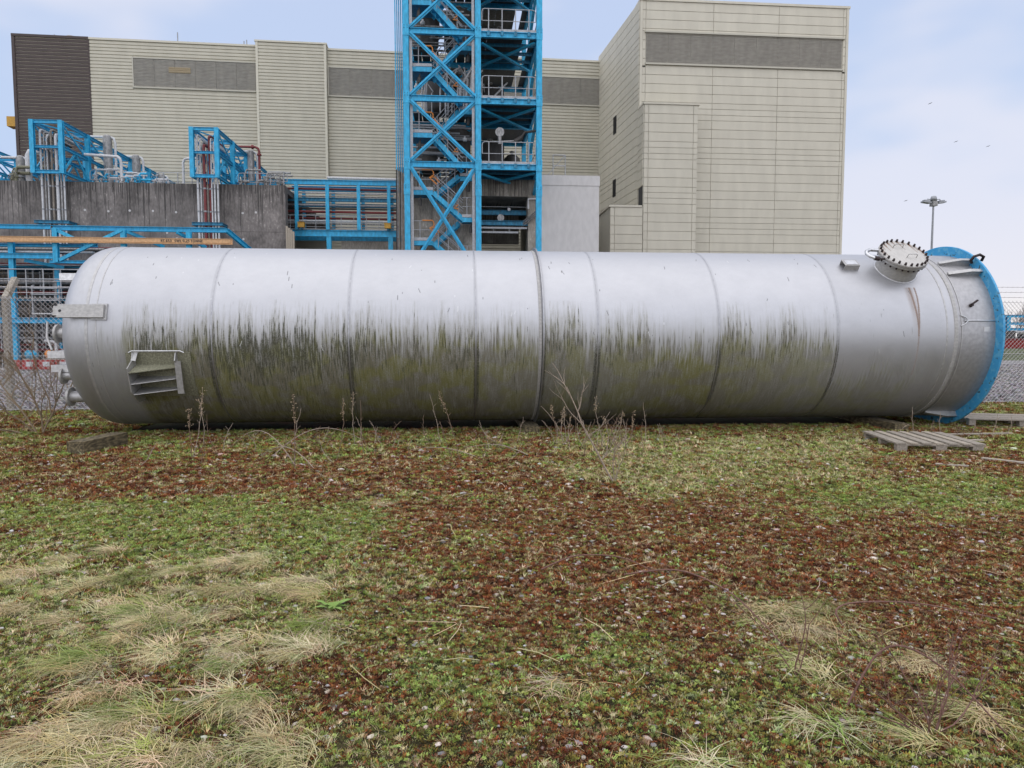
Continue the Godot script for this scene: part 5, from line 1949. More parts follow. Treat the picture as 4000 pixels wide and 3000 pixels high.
func blue_paint() -> StandardMaterial3D:
	var n := FastNoiseLite.new()
	n.seed = 12
	n.frequency = 0.02
	n.fractal_octaves = 4
	var im := Image.create(512, 512, false, Image.FORMAT_RGB8)
	for j in 512:
		for i in 512:
			var v := n.get_noise_2d(i, j)
			var p := n.get_noise_2d(i * 1.1 + 900, j * 1.1)
			var c := Color(0.045, 0.3, 0.56).lerp(Color(0.1, 0.37, 0.58), smoothstep(0.05, 0.3, v))
			if p > 0.47:
				c = Color(0.04, 0.06, 0.065)
			elif p > 0.43:
				c = Color(0.04, 0.2, 0.3)
			im.set_pixel(i, j, c.linear_to_srgb())
	var m := StandardMaterial3D.new()
	m.albedo_texture = ImageTexture.create_from_image(im)
	m.uv1_triplanar = true
	m.uv1_world_triplanar = true
	m.uv1_scale = Vector3(0.7, 0.7, 0.7)
	m.roughness = 0.5
	return m


func tank() -> void:
	var t := thing("steel_tank", "huge stainless steel tank lying on its side with algae streaks and blue end flange", "tank", Vector3(1.4, 0.0, 0))
	# shell
	var b := Buf.new()
	var nx := 40
	var na := 128
	for i in nx:
		for k in na:
			var x0 := -5.5 + 13.9 * i / nx
			var x1 := -5.5 + 13.9 * (i + 1) / nx
			var p := []
			for q in [[x0, k], [x1, k], [x1, k + 1], [x0, k + 1]]:
				var a: float = 90.0 - 360.0 * q[1] / na
				p.append([on_tank(q[0], a, TANK_R), on_tank(0, a, 1.0) - Vector3(0, TANK_Y, 0), Vector2((q[0] + 5.5) / 13.9, float(q[1]) / na)])
			for f in [[0, 1, 2], [0, 2, 3]]:
				var q0 = p[f[0]]
				var q1 = p[f[1]]
				var q2 = p[f[2]]
				if (q2[0] - q0[0]).cross(q1[0] - q0[0]).dot(q0[1]) < 0.0:
					var s = q1
					q1 = q2
					q2 = s
				b.v.append_array([q0[0], q1[0], q2[0]])
				b.n.append_array([q0[1], q1[1], q2[1]])
				b.uv.append_array([q0[2], q1[2], q2[2]])
	var shell := part(t, "shell", b, shell_material())
	for x in seams:
		ring(shell, "weld_seam", x, 0.022, TANK_R - 0.001, 0.004, M["steel_weld"])
	# dished head
	b = Buf.new()
	var prof := []
	for i in 25:
		var a := PI / 2 * i / 24.0
		prof.append(Vector2(-0.67 * pow(cos(a), 0.74), TANK_R * pow(sin(a), 0.74)))
	b.lathe(Vector3(-5.5, TANK_Y, 0), Vector3.RIGHT, prof, 96)
	var head := part(t, "dished_head", b, M["steel_head"])
	ring(head, "weld_seam", -5.5, 0.05, TANK_R - 0.001, 0.007, M["steel_part"])
	ring(head, "weld_seam", -5.36, 0.02, TANK_R - 0.001, 0.005, M["steel_part"])
	# stiffening ring
	var g := ring(t, "stiffening_ring", 1.42, 0.026, TANK_R - 0.01, 0.07, M["steel_weld"])
	ring(g, "ring_foot", 1.375, 0.05, TANK_R - 0.001, 0.012, M["steel_dull"])
	# skirt and its flange
	b = Buf.new()
	b.lathe(Vector3(8.38, TANK_Y, 0), Vector3.RIGHT, [Vector2(0, TANK_R - 0.006), Vector2(0.72, TANK_R - 0.006)], 96)
	b.lathe(Vector3(8.38, TANK_Y, 0), Vector3.RIGHT, [Vector2(0.72, TANK_R - 0.03), Vector2(0, TANK_R - 0.03)], 96)
	var skirt := part(t, "skirt", b, M["steel_skirt"])
	ring(skirt, "weld_seam", 8.2, 0.03, TANK_R - 0.001, 0.006, M["steel_part"])
	ring(skirt, "weld_band", 8.36, 0.07, TANK_R - 0.001, 0.014, M["steel_dull"])
	ring(skirt, "weld_seam", 8.46, 0.02, TANK_R - 0.004, 0.007, M["steel_part"])
	b = Buf.new()
	b.rod(on_tank(8.5, 10, TANK_R), on_tank(9.06, 10, TANK_R), 0.014, 8)
	b.tube(PackedVector3Array([on_tank(8.44, 13.5, 1.505), on_tank(8.52, 12, 1.515), on_tank(8.56, 10, 1.52), on_tank(8.52, 8, 1.515), on_tank(8.44, 6.5, 1.505)]), 0.01, 6)
	part(skirt, "seam_bar", b, M["steel_bright"])
	b = Buf.new()
	b.lathe(on_tank(8.66, 20, 1.49), on_tank(0, 20, 1.0) - Vector3(0, TANK_Y, 0), [Vector2(0, 0.03), Vector2(0.05, 0.03), Vector2(0.05, 0)], 8, true)
	b.bar(on_tank(8.64, 20, 1.55), on_tank(8.75, 22.5, 1.57), 0.03, 0.025)
	part(skirt, "earth_stud", b, M["bolt_dark"])
	b = Buf.new()
	b.obox(on_tank(8.9, 4.5, 1.497), Vector3(0.05, 0, 0), Vector3(0, 0.04, 0), Vector3(0, 0, 0.004))
	part(skirt, "sticker", b, M["white"])
	b = Buf.new()
	b.lathe(Vector3(9.06, TANK_Y, 0), Vector3.RIGHT, [Vector2(0, 1.45), Vector2(0, 1.657), Vector2(0.006, 1.663), Vector2(0.034, 1.663), Vector2(0.04, 1.657), Vector2(0.04, 1.45)], 128, true)
	var fl := part(t, "end_flange", b, blue_paint(), "light blue painted end flange with peeling paint")
	b = Buf.new()
	var ang := 54.0
	b.tube(PackedVector3Array([on_tank(9.02, ang, 1.58), on_tank(8.98, ang, 1.62), on_tank(9.0, ang, 1.7), on_tank(9.09, ang, 1.74), on_tank(9.18, ang, 1.7), on_tank(9.18, ang, 1.62)]), 0.025, 8)
	part(fl, "shackle", b, M["bolt_dark"])
	for deg in [57.0, 45.0, -65.0, 115.0, 128.0]:
		var out := on_tank(0, deg, 1.0) - Vector3(0, TANK_Y, 0)
		var side := Vector3.RIGHT.cross(out)
		b = Buf.new()
		var f := [on_tank(8.48, deg, 1.488), on_tank(9.06, deg, 1.488), on_tank(9.06, deg, 1.6), on_tank(8.86, deg, 1.6), on_tank(8.48, deg, 1.53)]
		for s in [-0.007, 0.007]:
			for k in [1, 2, 3]:
				b.tri(f[0] + side * s, f[k] + side * s, f[k + 1] + side * s, side * s)
		b.quad(f[4] - side * 0.035, f[4] + side * 0.035, f[3] + side * 0.035, f[3] - side * 0.035, out)
		b.quad(f[3] - side * 0.035, f[3] + side * 0.035, f[2] + side * 0.035, f[2] - side * 0.035, out)
		b.quad(f[4] - side * 0.035, f[4] + side * 0.035, f[0] + side * 0.007, f[0] - side * 0.007, Vector3.LEFT)
		part(t, "gusset", b, M["steel_part"])
	manhole(t)
	# bracket for the name plate
	var n := on_tank(0, 52, 1.0) - Vector3(0, TANK_Y, 0)
	var e := n.cross(Vector3.RIGHT)
	b = Buf.new()
	var c := on_tank(6.78, 52, 1.59)
	b.obox(c, Vector3(0.13, 0, 0), e * 0.085, n * 0.004)
	b.obox(c - n * 0.055 + e * 0.085, Vector3(0.13, 0, 0), e * 0.004, n * 0.059)
	b.obox(c - n * 0.055 - e * 0.085, Vector3(0.13, 0, 0), e * 0.004, n * 0.059)
	var pl := part(t, "name_plate_bracket", b, M["steel_dull"])
	b = Buf.new()
	b.obox(c + n * 0.008, Vector3(0.1, 0, 0), e * 0.062, n * 0.003)
	part(pl, "name_plate", b, M["steel_bright"])
	# lifting lug on the head
	for deg in [14.0, 166.0]:
		n = on_tank(0, deg, 1.0) - Vector3(0, TANK_Y, 0)
		e = n.cross(Vector3.RIGHT)
		b = Buf.new()
		c = on_tank(-5.56, deg, 1.545)
		b.obox(c, Vector3(0.33, 0, 0), e * 0.1, n * 0.02)
		b.obox(c - Vector3(0.36, 0, 0), Vector3(0.03, 0, 0), e * 0.07, n * 0.02)
		var lug := part(t, "lifting_lug", b, M["steel_dull"])
		b = Buf.new()
		b.lathe(c - Vector3(0.29, 0, 0) + n * 0.018, n, [Vector2(0, 0.022), Vector2(0.004, 0.022), Vector2(0.004, 0)], 12, true)
		part(lug, "eye", b, M["dark"])
		b = Buf.new()
		b.obox(on_tank(-5.31, deg, 1.51), Vector3(0.11, 0, 0), e * 0.125, n * 0.012)
		part(lug, "pad_plate", b, M["steel_part"])
	support_bracket(t)
	# nozzles and cleats on the dished end
	for q in [[0.04, 1.0, 0.08, 0.07, "nozzle"], [-0.62, 1.0, 0.07, 0.08, "nozzle"], [-0.96, 0.9, 0.09, 0.12, "nozzle"], [0.75, -0.6, 0.1, 0.3, "nozzle"]]:
		var y: float = TANK_Y + q[0]
		var rr := sqrt(q[0] * q[0] + q[1] * q[1])
		var x := -5.5 - 0.67 * pow(maxf(0.0, 1.0 - pow(rr / TANK_R, 2.7)), 0.37)
		b = Buf.new()
		b.lathe(Vector3(x + 0.1, y, q[1]), Vector3.LEFT, [Vector2(0, q[2]), Vector2(q[3] + 0.1, q[2])], 20)
		var nz := part(t, "nozzle", b, M["steel_part"])
		b = Buf.new()
		b.lathe(Vector3(x - q[3], y, q[1]), Vector3.LEFT, [Vector2(0, 0), Vector2(0, q[2] + 0.06), Vector2(0.035, q[2] + 0.06), Vector2(0.035, q[2] * 0.75), Vector2(0.0, q[2] * 0.75)], 24, true)
		part(nz, "flange", b, M["steel_dull"])
	for q in [[0.97, 0.8], [-0.25, 1.1], [-0.47, 1.0]]:
		b = Buf.new()
		var rr := sqrt(q[0] * q[0] + q[1] * q[1])
		var x := -5.5 - 0.67 * pow(maxf(0.0, 1.0 - pow(rr / TANK_R, 2.7)), 0.37)
		b.box(Vector3(x - 0.22, TANK_Y + q[0], q[1] - 0.12), Vector3(x + 0.06, TANK_Y + q[0] + 0.02, q[1] + 0.06))
		b.box(Vector3(x - 0.22, TANK_Y + q[0] - 0.09, q[1] + 0.041), Vector3(x + 0.06, TANK_Y + q[0] - 0.001, q[1] + 0.06))
		part(t, "cleat", b, M["steel_bright"])
	b = Buf.new()
	b.tube(PackedVector3Array([Vector3(-6.4, 1.85, 0.85), Vector3(-6.4, 1.6, 0.88), Vector3(-6.28, 1.4, 0.98)]), 0.02, 6)
	part(t, "stay", b, M["steel_part"])


func manhole(t: Node3D) -> void:
	var deg := 50.0
	var n := on_tank(0, deg, 1.0) - Vector3(0, TANK_Y, 0)
	var e1 := Vector3.RIGHT
	var e2 := e1.cross(n)
	if e2.y < 0.0:
		e2 = -e2
	var axis_p := Vector3(7.6, TANK_Y, 0)
	var b := Buf.new()
	b.lathe(axis_p + n * 1.38, n, [Vector2(0, 0.335), Vector2(0.39, 0.335)], 48)
	var mh := part(t, "manhole", b, M["steel_dull"], "bolted manhole with rust stained cover")
	b = Buf.new()
	# weld bead where the neck meets the shell
	var loop := PackedVector3Array()
	for k in 49:
		var a := TAU * k / 48.0
		var u := cos(a) * 0.342
		var v := sin(a) * 0.342
		loop.append(axis_p + e1 * u + e2 * v + n * sqrt(TANK_R * TANK_R - v * v))
	b.tube(loop, 0.012, 6)
	part(mh, "weld_bead", b, M["steel_bright"])
	b = Buf.new()
	b.lathe(axis_p + n * 1.745, n, [Vector2(0, 0.33), Vector2(0, 0.4), Vector2(0.035, 0.4), Vector2(0.035, 0.33)], 48, true)
	part(mh, "flange", b, M["steel_part"])
	b = Buf.new()
	b.lathe(axis_p + n * 1.785, n, [Vector2(0, 0.0), Vector2(0, 0.4), Vector2(0.028, 0.4), Vector2(0.034, 0.394), Vector2(0.034, 0.0)], 48, true)
	var cv := part(mh, "cover", b, M["rusty_cover"])
	b = Buf.new()
	for k in 48:
		for q in [0, 2, 1]:
			var a := TAU * (k + (1 if q == 2 else 0)) / 48.0
			var rr := 0.0 if q == 0 else 0.393
			b.v.append(axis_p + n * 1.8205 + (e1 * cos(a) + e2 * sin(a)) * rr)
			b.n.append(n)
			b.uv.append(Vector2(0.5 + cos(a) * rr / 0.8, 0.5 - sin(a) * rr / 0.8))
	part(cv, "rust_stained_face", b, cover_paint())
	for k in 24:
		var a := TAU * (k + 0.5) / 24.0
		var p := axis_p + (e1 * cos(a) + e2 * sin(a)) * 0.37
		b = Buf.new()
		b.lathe(p + n * 1.7, n, [Vector2(0, 0), Vector2(0, 0.016), Vector2(0.038, 0.016), Vector2(0.044, 0.012), Vector2(0.119, 0.012), Vector2(0.119, 0.02), Vector2(0.143, 0.02), Vector2(0.15, 0.016), Vector2(0.166, 0.016), Vector2(0.166, 0)], 8, true)
		part(mh, "bolt", b, M["bolt_dark"])
	for q in [[-0.02, 0.18], [0.08, -0.12]]:
		var p: Vector3 = axis_p + n * 1.815 + e1 * q[0] + e2 * q[1]
		b = Buf.new()
		b.tube(PackedVector3Array([p - e1 * 0.085, p - e1 * 0.08 + n * 0.06, p - e1 * 0.06 + n * 0.075, p + e1 * 0.06 + n * 0.075, p + e1 * 0.08 + n * 0.06, p + e1 * 0.085]), 0.007, 6)
		part(cv, "handle", b, M["steel_part"])
	var m := axis_p + n * 1.79
	b = Buf.new()
	b.tube(PackedVector3Array([m - e1 * 0.38 + e2 * 0.14, m - e1 * 0.52 + e2 * 0.15, m - e1 * 0.6 + e2 * 0.1, m - e1 * 0.63 + e2 * 0.03, m - e1 * 0.6 - e2 * 0.05, m - e1 * 0.54 - e2 * 0.1]), 0.03, 10)
	var dv := part(mh, "davit_arm", b, M["steel_bright"])
	b = Buf.new()
	b.tube(PackedVector3Array([m - e1 * 0.55 - e2 * 0.095, m - e1 * 0.47 - e2 * 0.12]), 0.038, 10)
	b.tube(PackedVector3Array([m - e1 * 0.47 - e2 * 0.12, m - e1 * 0.36 - e2 * 0.12]), 0.016, 8)
	part(dv, "pivot", b, M["bolt_dark"])


# the cover's steel with rust runs below the upper bolts
func cover_paint() -> StandardMaterial3D:
	var f := FastNoiseLite.new()
	f.seed = 31
	f.frequency = 0.05
	var im := Image.create(256, 256, false, Image.FORMAT_RGB8)
	for j in 256:
		for i in 256:
			var v := f.get_noise_2d(i, j * 0.3)
			var c := Color(0.49, 0.47, 0.44) * (1.0 + 0.12 * v)
			for k in 12:
				var a := TAU * (k + 0.5) / 24.0
				var bx := 128.0 + cos(a) * 118.0
				var by := 128.0 - sin(a) * 118.0
				var below := j - by
				var reach := 60.0 + 26.0 * sin(k * 2.7)
				if below > 0.0 and below < reach:
					var wide := 7.0 * (1.0 - 0.6 * below / reach) + 2.0 * f.get_noise_1d(j * 3.0 + k * 50.0)
					if absf(i - bx - below * 0.16) < wide:
						c = c.lerp(Color(0.2, 0.12, 0.08), 0.95 * (1.0 + v) * (1.0 - 0.7 * below / reach))
			im.set_pixel(i, j, c.linear_to_srgb())
	var m := StandardMaterial3D.new()
	m.albedo_texture = ImageTexture.create_from_image(im)
	m.roughness = 0.6
	m.metallic = 0.2
	return m


func support_bracket(t: Node3D) -> void:
	# a welded bracket low on the flank: a deep side plate, a shallow one and three sloping shelves between them
	var root := part(t, "support_bracket", pad(-4.95, -4.0, -9.5, -38), M["moss_steel"], "open box bracket with shelves on the tank flank")
	var b := Buf.new()
	var p := [Vector3(-4.82, 1.39, 1.47), Vector3(-4.82, 1.39, 1.56), Vector3(-4.82, 1.26, 1.58), Vector3(-4.78, 1.14, 1.84), Vector3(-4.78, 0.78, 1.72), Vector3(-4.83, 0.6, 1.36), Vector3(-4.83, 0.62, 1.1)]
	plate(b, p)
	part(root, "side_plate", b, M["steel_part"])
	b = Buf.new()
	p = [Vector3(-4.2, 1.39, 1.47), Vector3(-4.2, 1.39, 1.54), Vector3(-4.2, 1.25, 1.585), Vector3(-4.2, 1.2, 1.53), Vector3(-4.2, 0.76, 1.42), Vector3(-4.2, 0.7, 1.1)]
	plate(b, p)
	part(root, "side_plate", b, M["steel_part"])
	b = Buf.new()
	b.bar(Vector3(-4.17, 1.24, 1.55), Vector3(-4.17, 0.74, 1.44), 0.09, 0.012, Vector3(0, 0, 1))
	b.bar(Vector3(-4.78, 1.39, 1.53), Vector3(-4.8, 1.25, 1.58), 0.07, 0.012, Vector3(0, 0, 1))
	part(root, "edge_strip", b, M["steel_part"])
	var q := [[1.2, 1.08, 1.15, 1.8, 1.51], [1.02, 0.91, 0.98, 1.74, 1.45], [0.84, 0.75, 0.81, 1.66, 1.39]]
	for i in 3:
		b = Buf.new()
		var k = q[i]
		var back := sqrt(TANK_R * TANK_R - (k[0] - TANK_Y) * (k[0] - TANK_Y)) - 0.01
		var a := Vector3(-4.81, k[0], back)
		var c := Vector3(-4.21, k[0], back)
		var d := Vector3(-4.21, k[2], k[4])
		var e := Vector3(-4.775, k[1], k[3])
		var h := Vector3(0, -0.012, 0)
		b.quad(a, c, d, e, Vector3.UP)
		b.quad(a + h, c + h, d + h, e + h, Vector3.DOWN)
		b.quad(e, d, d + h, e + h, Vector3(0, 0, 1))
		part(root, "shelf", b, [M["moss_steel"], M["steel_part"], M["steel_part"]][i])
	b = Buf.new()
	b.tube(PackedVector3Array([Vector3(-4.87, 1.37, 1.56), Vector3(-4.82, 1.395, 1.57), Vector3(-4.12, 1.395, 1.57), Vector3(-4.07, 1.37, 1.56)]), 0.012, 8)
	part(root, "top_bar", b, M["steel_bright"])


# a sheet of steel given by its outline, 14 mm thick across x
func plate(b: Buf, p: Array) -> void:
	var c := Vector3.ZERO
	for k in p:
		c += k / p.size()
	for s in [-0.007, 0.007]:
		for k in p.size():
			b.tri(c + Vector3(s, 0, 0), p[k] + Vector3(s, 0, 0), p[(k + 1) % p.size()] + Vector3(s, 0, 0), Vector3(s, 0, 0))
	for k in p.size():
		var n: Vector3 = p[(k + 1) % p.size()]
		b.quad(p[k] - Vector3(0.007, 0, 0), p[k] + Vector3(0.007, 0, 0), n + Vector3(0.007, 0, 0), n - Vector3(0.007, 0, 0), (p[k] + n) / 2 - c)


func pad(x0: float, x1: float, d0: float, d1: float) -> Buf:
	var b := Buf.new()
	for k in 8:
		var a0 := lerpf(d0, d1, k / 8.0)
		var a1 := lerpf(d0, d1, (k + 1) / 8.0)
		var o := on_tank(0, (a0 + a1) / 2, 1) - Vector3(0, TANK_Y, 0)
		b.quad(on_tank(x0, a0, 1.514), on_tank(x1, a0, 1.514), on_tank(x1, a1, 1.514), on_tank(x0, a1, 1.514), o)
		for x in [x0, x1]:
			b.quad(on_tank(x, a0, 1.514), on_tank(x, a1, 1.514), on_tank(x, a1, 1.498), on_tank(x, a0, 1.498), Vector3(-1 if x == x0 else 1, 0, 0))
	for a in [d0, d1]:
		b.quad(on_tank(x0, a, 1.514), on_tank(x1, a, 1.514), on_tank(x1, a, 1.498), on_tank(x0, a, 1.498), Vector3.UP if a == d0 else Vector3.DOWN)
	return b


# ---------------------------------------------------------------- fence
func fence() -> void:
	var z := -3.2
	var i := 0
	var x := -12.45
	while x < 16.0:
		var t := thing("concrete_fence_post", "weathered concrete fence post with a cranked top carrying barbed wire", "fence post", Vector3(x, 0, z), "concrete posts of the wire fence")
		var b := Buf.new()
		b.box(Vector3(x - 0.06, -0.05, z - 0.06), Vector3(x + 0.06, 2.45, z + 0.06))
		part(t, "shaft", b, M["concrete_post"])
		b = Buf.new()
		b.bar(Vector3(x, 2.42, z + 0.005), Vector3(x, 2.86, z - 0.36), 0.118, 0.115)
		part(t, "cranked_arm", b, M["concrete_post"])
		x += 3.0
	var f := thing("chain_link_fence", "galvanised chain link fence behind the tank", "fence", Vector3(2, 0, z))
	var b := Buf.new()
	var lo := -12.4
	var hi := 15.5
	var h := 2.44
	var s := 0.1
	var k := lo - h
	while k < hi:
		for dir in [0, 1]:
			var a0 := 0.0
			var a1 := h
			if k < lo:
				a0 = lo - k
			if k + h > hi:
				a1 = hi - k
			if a1 - a0 < 0.05:
				continue
			var p := Vector3(k + a0, (a0 if dir == 0 else h - a0) + 0.02, z + (0.004 if dir == 0 else -0.004) + 0.075)
			var q := Vector3(k + a1, (a1 if dir == 0 else h - a1) + 0.02, p.z)
			b.rod(p, q, 0.0042, 3)
		k += s
	var mesh := part(f, "wire_mesh", b, M["wire"])
	mesh.set_meta("kind", "stuff")
	for y in [0.06, 1.2, 2.42]:
		b = Buf.new()
		b.rod(Vector3(lo, y, z + 0.085), Vector3(hi, y, z + 0.085), 0.0045, 4)
		part(f, "line_wire", b, M["wire"])
	for q in 3:
		b = Buf.new()
		var p := Vector3(0, 2.55 + q * 0.13, z - 0.12 - q * 0.11)
		b.rod(Vector3(lo, p.y, p.z), Vector3(hi, p.y, p.z), 0.006, 4)
		x = lo
		while x < hi:
			b.rod(Vector3(x, p.y - 0.02, p.z - 0.01), Vector3(x + 0.012, p.y + 0.02, p.z + 0.012), 0.003, 3)
			x += 0.13
		part(f, "barbed_wire", b, M["wire"])


# ---------------------------------------------------------------- timber in the yard
func sleeper(a: Vector3, d: Vector3, l: float, label: String) -> void:
	var t := thing("timber_sleeper", label, "sleeper", a)
	var b := Buf.new()
	var s := d.cross(Vector3.UP) * 0.125
	var top := 0.17 if l < 1.98 else 0.115
	b.obox(a + d * l / 2 + Vector3(0, top / 2 - 0.02, 0), d * l / 2, Vector3(0, top / 2 + 0.02, 0), s)
	part(t, "beam", b, M["timber_dark"])


func pallet(c: Vector3, turn: float, wide: float, deep: float, label: String) -> void:
	var t := thing("wooden_pallet", label, "pallet", c)
	t.rotation.y = turn
	origin[t] = Vector3.ZERO
	var n := 7
	for i in n:
		var b := Buf.new()
		var x := -wide / 2 + 0.05 + (wide - 0.1) * i / (n - 1)
		var w: float = [0.07, 0.05, 0.06, 0.048, 0.06, 0.05, 0.07][i]
		b.box(Vector3(x - w, 0.122 + 0.002 * (i % 3), -deep / 2 - 0.02 * (i % 2)), Vector3(x + w, 0.144 + 0.002 * (i % 3), deep / 2 + 0.012 * (i % 3)))
		part(t, "top_board", b, [M["timber_grey"], M["timber_pale"], M["timber_grey"], M["timber_pale"]][i % 4])
	for z in [-deep / 2 + 0.06, 0.0, deep / 2 - 0.06]:
		var b := Buf.new()
		b.box(Vector3(-wide / 2, 0.1, z - 0.05), Vector3(wide / 2, 0.121, z + 0.05))
		part(t, "cross_board", b, M["timber_grey"])
		for x in [-wide / 2 + 0.07, 0.02, wide / 2 - 0.07]:
			b = Buf.new()
			b.box(Vector3(x - 0.07, 0.022, z - 0.05), Vector3(x + 0.07, 0.099, z + 0.05))
			part(t, "block", b, M["timber_grey"])
	for x in [-wide / 2 + 0.07, 0.02, wide / 2 - 0.07]:
		var b := Buf.new()
		b.box(Vector3(x - 0.05, -0.005, -deep / 2), Vector3(x + 0.05, 0.021, deep / 2))
		part(t, "bottom_board", b, M["timber_dark"])


func yard_objects() -> void:
	sleeper(Vector3(-5.2, 0.0, 2.5), Vector3(0.17, 0, -0.985).normalized(), 0.95, "mossy timber sleeper sticking out from under the dished end of the tank")
	sleeper(Vector3(1.3, 0.0, 1.0), Vector3(0, 0, -1), 2.0, "dark timber sleeper under the middle of the tank")
	sleeper(Vector3(7.7, 0.0, 1.15), Vector3(0, 0, -1), 2.3, "dark timber sleeper under the tank below the manhole")
	pallet(Vector3(6.95, -0.03, 2.68), -0.2, 1.15, 1.25, "weathered wooden pallet sunk in the grass in front of the blue flange")
	pallet(Vector3(10.2, 0.0, 0.55), 1.25, 1.0, 1.7, "grey wooden pallet lying farther back beside the fence")
	var q := [[Vector3(7.1, 0.012, 4.1), 0.5, 0.5], [Vector3(6.2, 0.012, 4.35), 0.35, 0.9], [Vector3(7.65, 0.04, 2.6), 0.7, 1.5], [Vector3(8.4, 0.012, 1.75), 1.5, 1.45]]
	for p in q:
		var b := Buf.new()
		var d := Vector3(sin(p[2]), 0.02, cos(p[2]))
		b.bar(p[0] - d * p[1] / 2, p[0] + d * p[1] / 2, 0.07, 0.018)
		single("loose_board", b, M["timber_pale"], "loose bleached board lying on the moss near the pallet", "board", "loose boards near the pallet")


# ---------------------------------------------------------------- weeds, shrub, brambles
func stalk(b: Buf, base: Vector3, tip: Vector3, r: float, bow: float, seed_value: int) -> PackedVector3Array:
	var g := RandomNumberGenerator.new()
	g.seed = seed_value
	var p := PackedVector3Array()
	var side := (tip - base).cross(Vector3(0, 0, 1)).normalized()
	for i in 9:
		var t := i / 8.0
		p.append(base.lerp(tip, t) + side * bow * sin(t * PI) + Vector3(g.randf_range(-1, 1), 0, g.randf_range(-1, 1)) * 0.008 * (1.0 if i > 0 else 0.0))
	b.tube(p, r, 5, r * 0.45)
	return p


func branch(b: Buf, p: Vector3, d: Vector3, l: float, r: float, depth: int, g: RandomNumberGenerator, droop := 0.0) -> void:
	var pts := PackedVector3Array([p])
	var q := p
	var e := d
	for i in 5:
		e = (e + Vector3(g.randf_range(-0.25, 0.25), g.randf_range(-0.12, 0.16) - droop, g.randf_range(-0.25, 0.25))).normalized()
		q += e * l / 5.0
		pts.append(q)
	b.tube(pts, r, 5 if depth > 1 else 4, r * 0.5)
	if depth <= 0:
		return
	var n := 4
	for i in n:
		var k := g.randi_range(1, 5)
		var s := (e + Vector3(g.randf_range(-0.9, 0.9), g.randf_range(-0.2, 0.7), g.randf_range(-0.9, 0.9))).normalized()
		branch(b, pts[k], s, l * g.randf_range(0.4, 0.65), r * 0.5, depth - 1, g, droop)


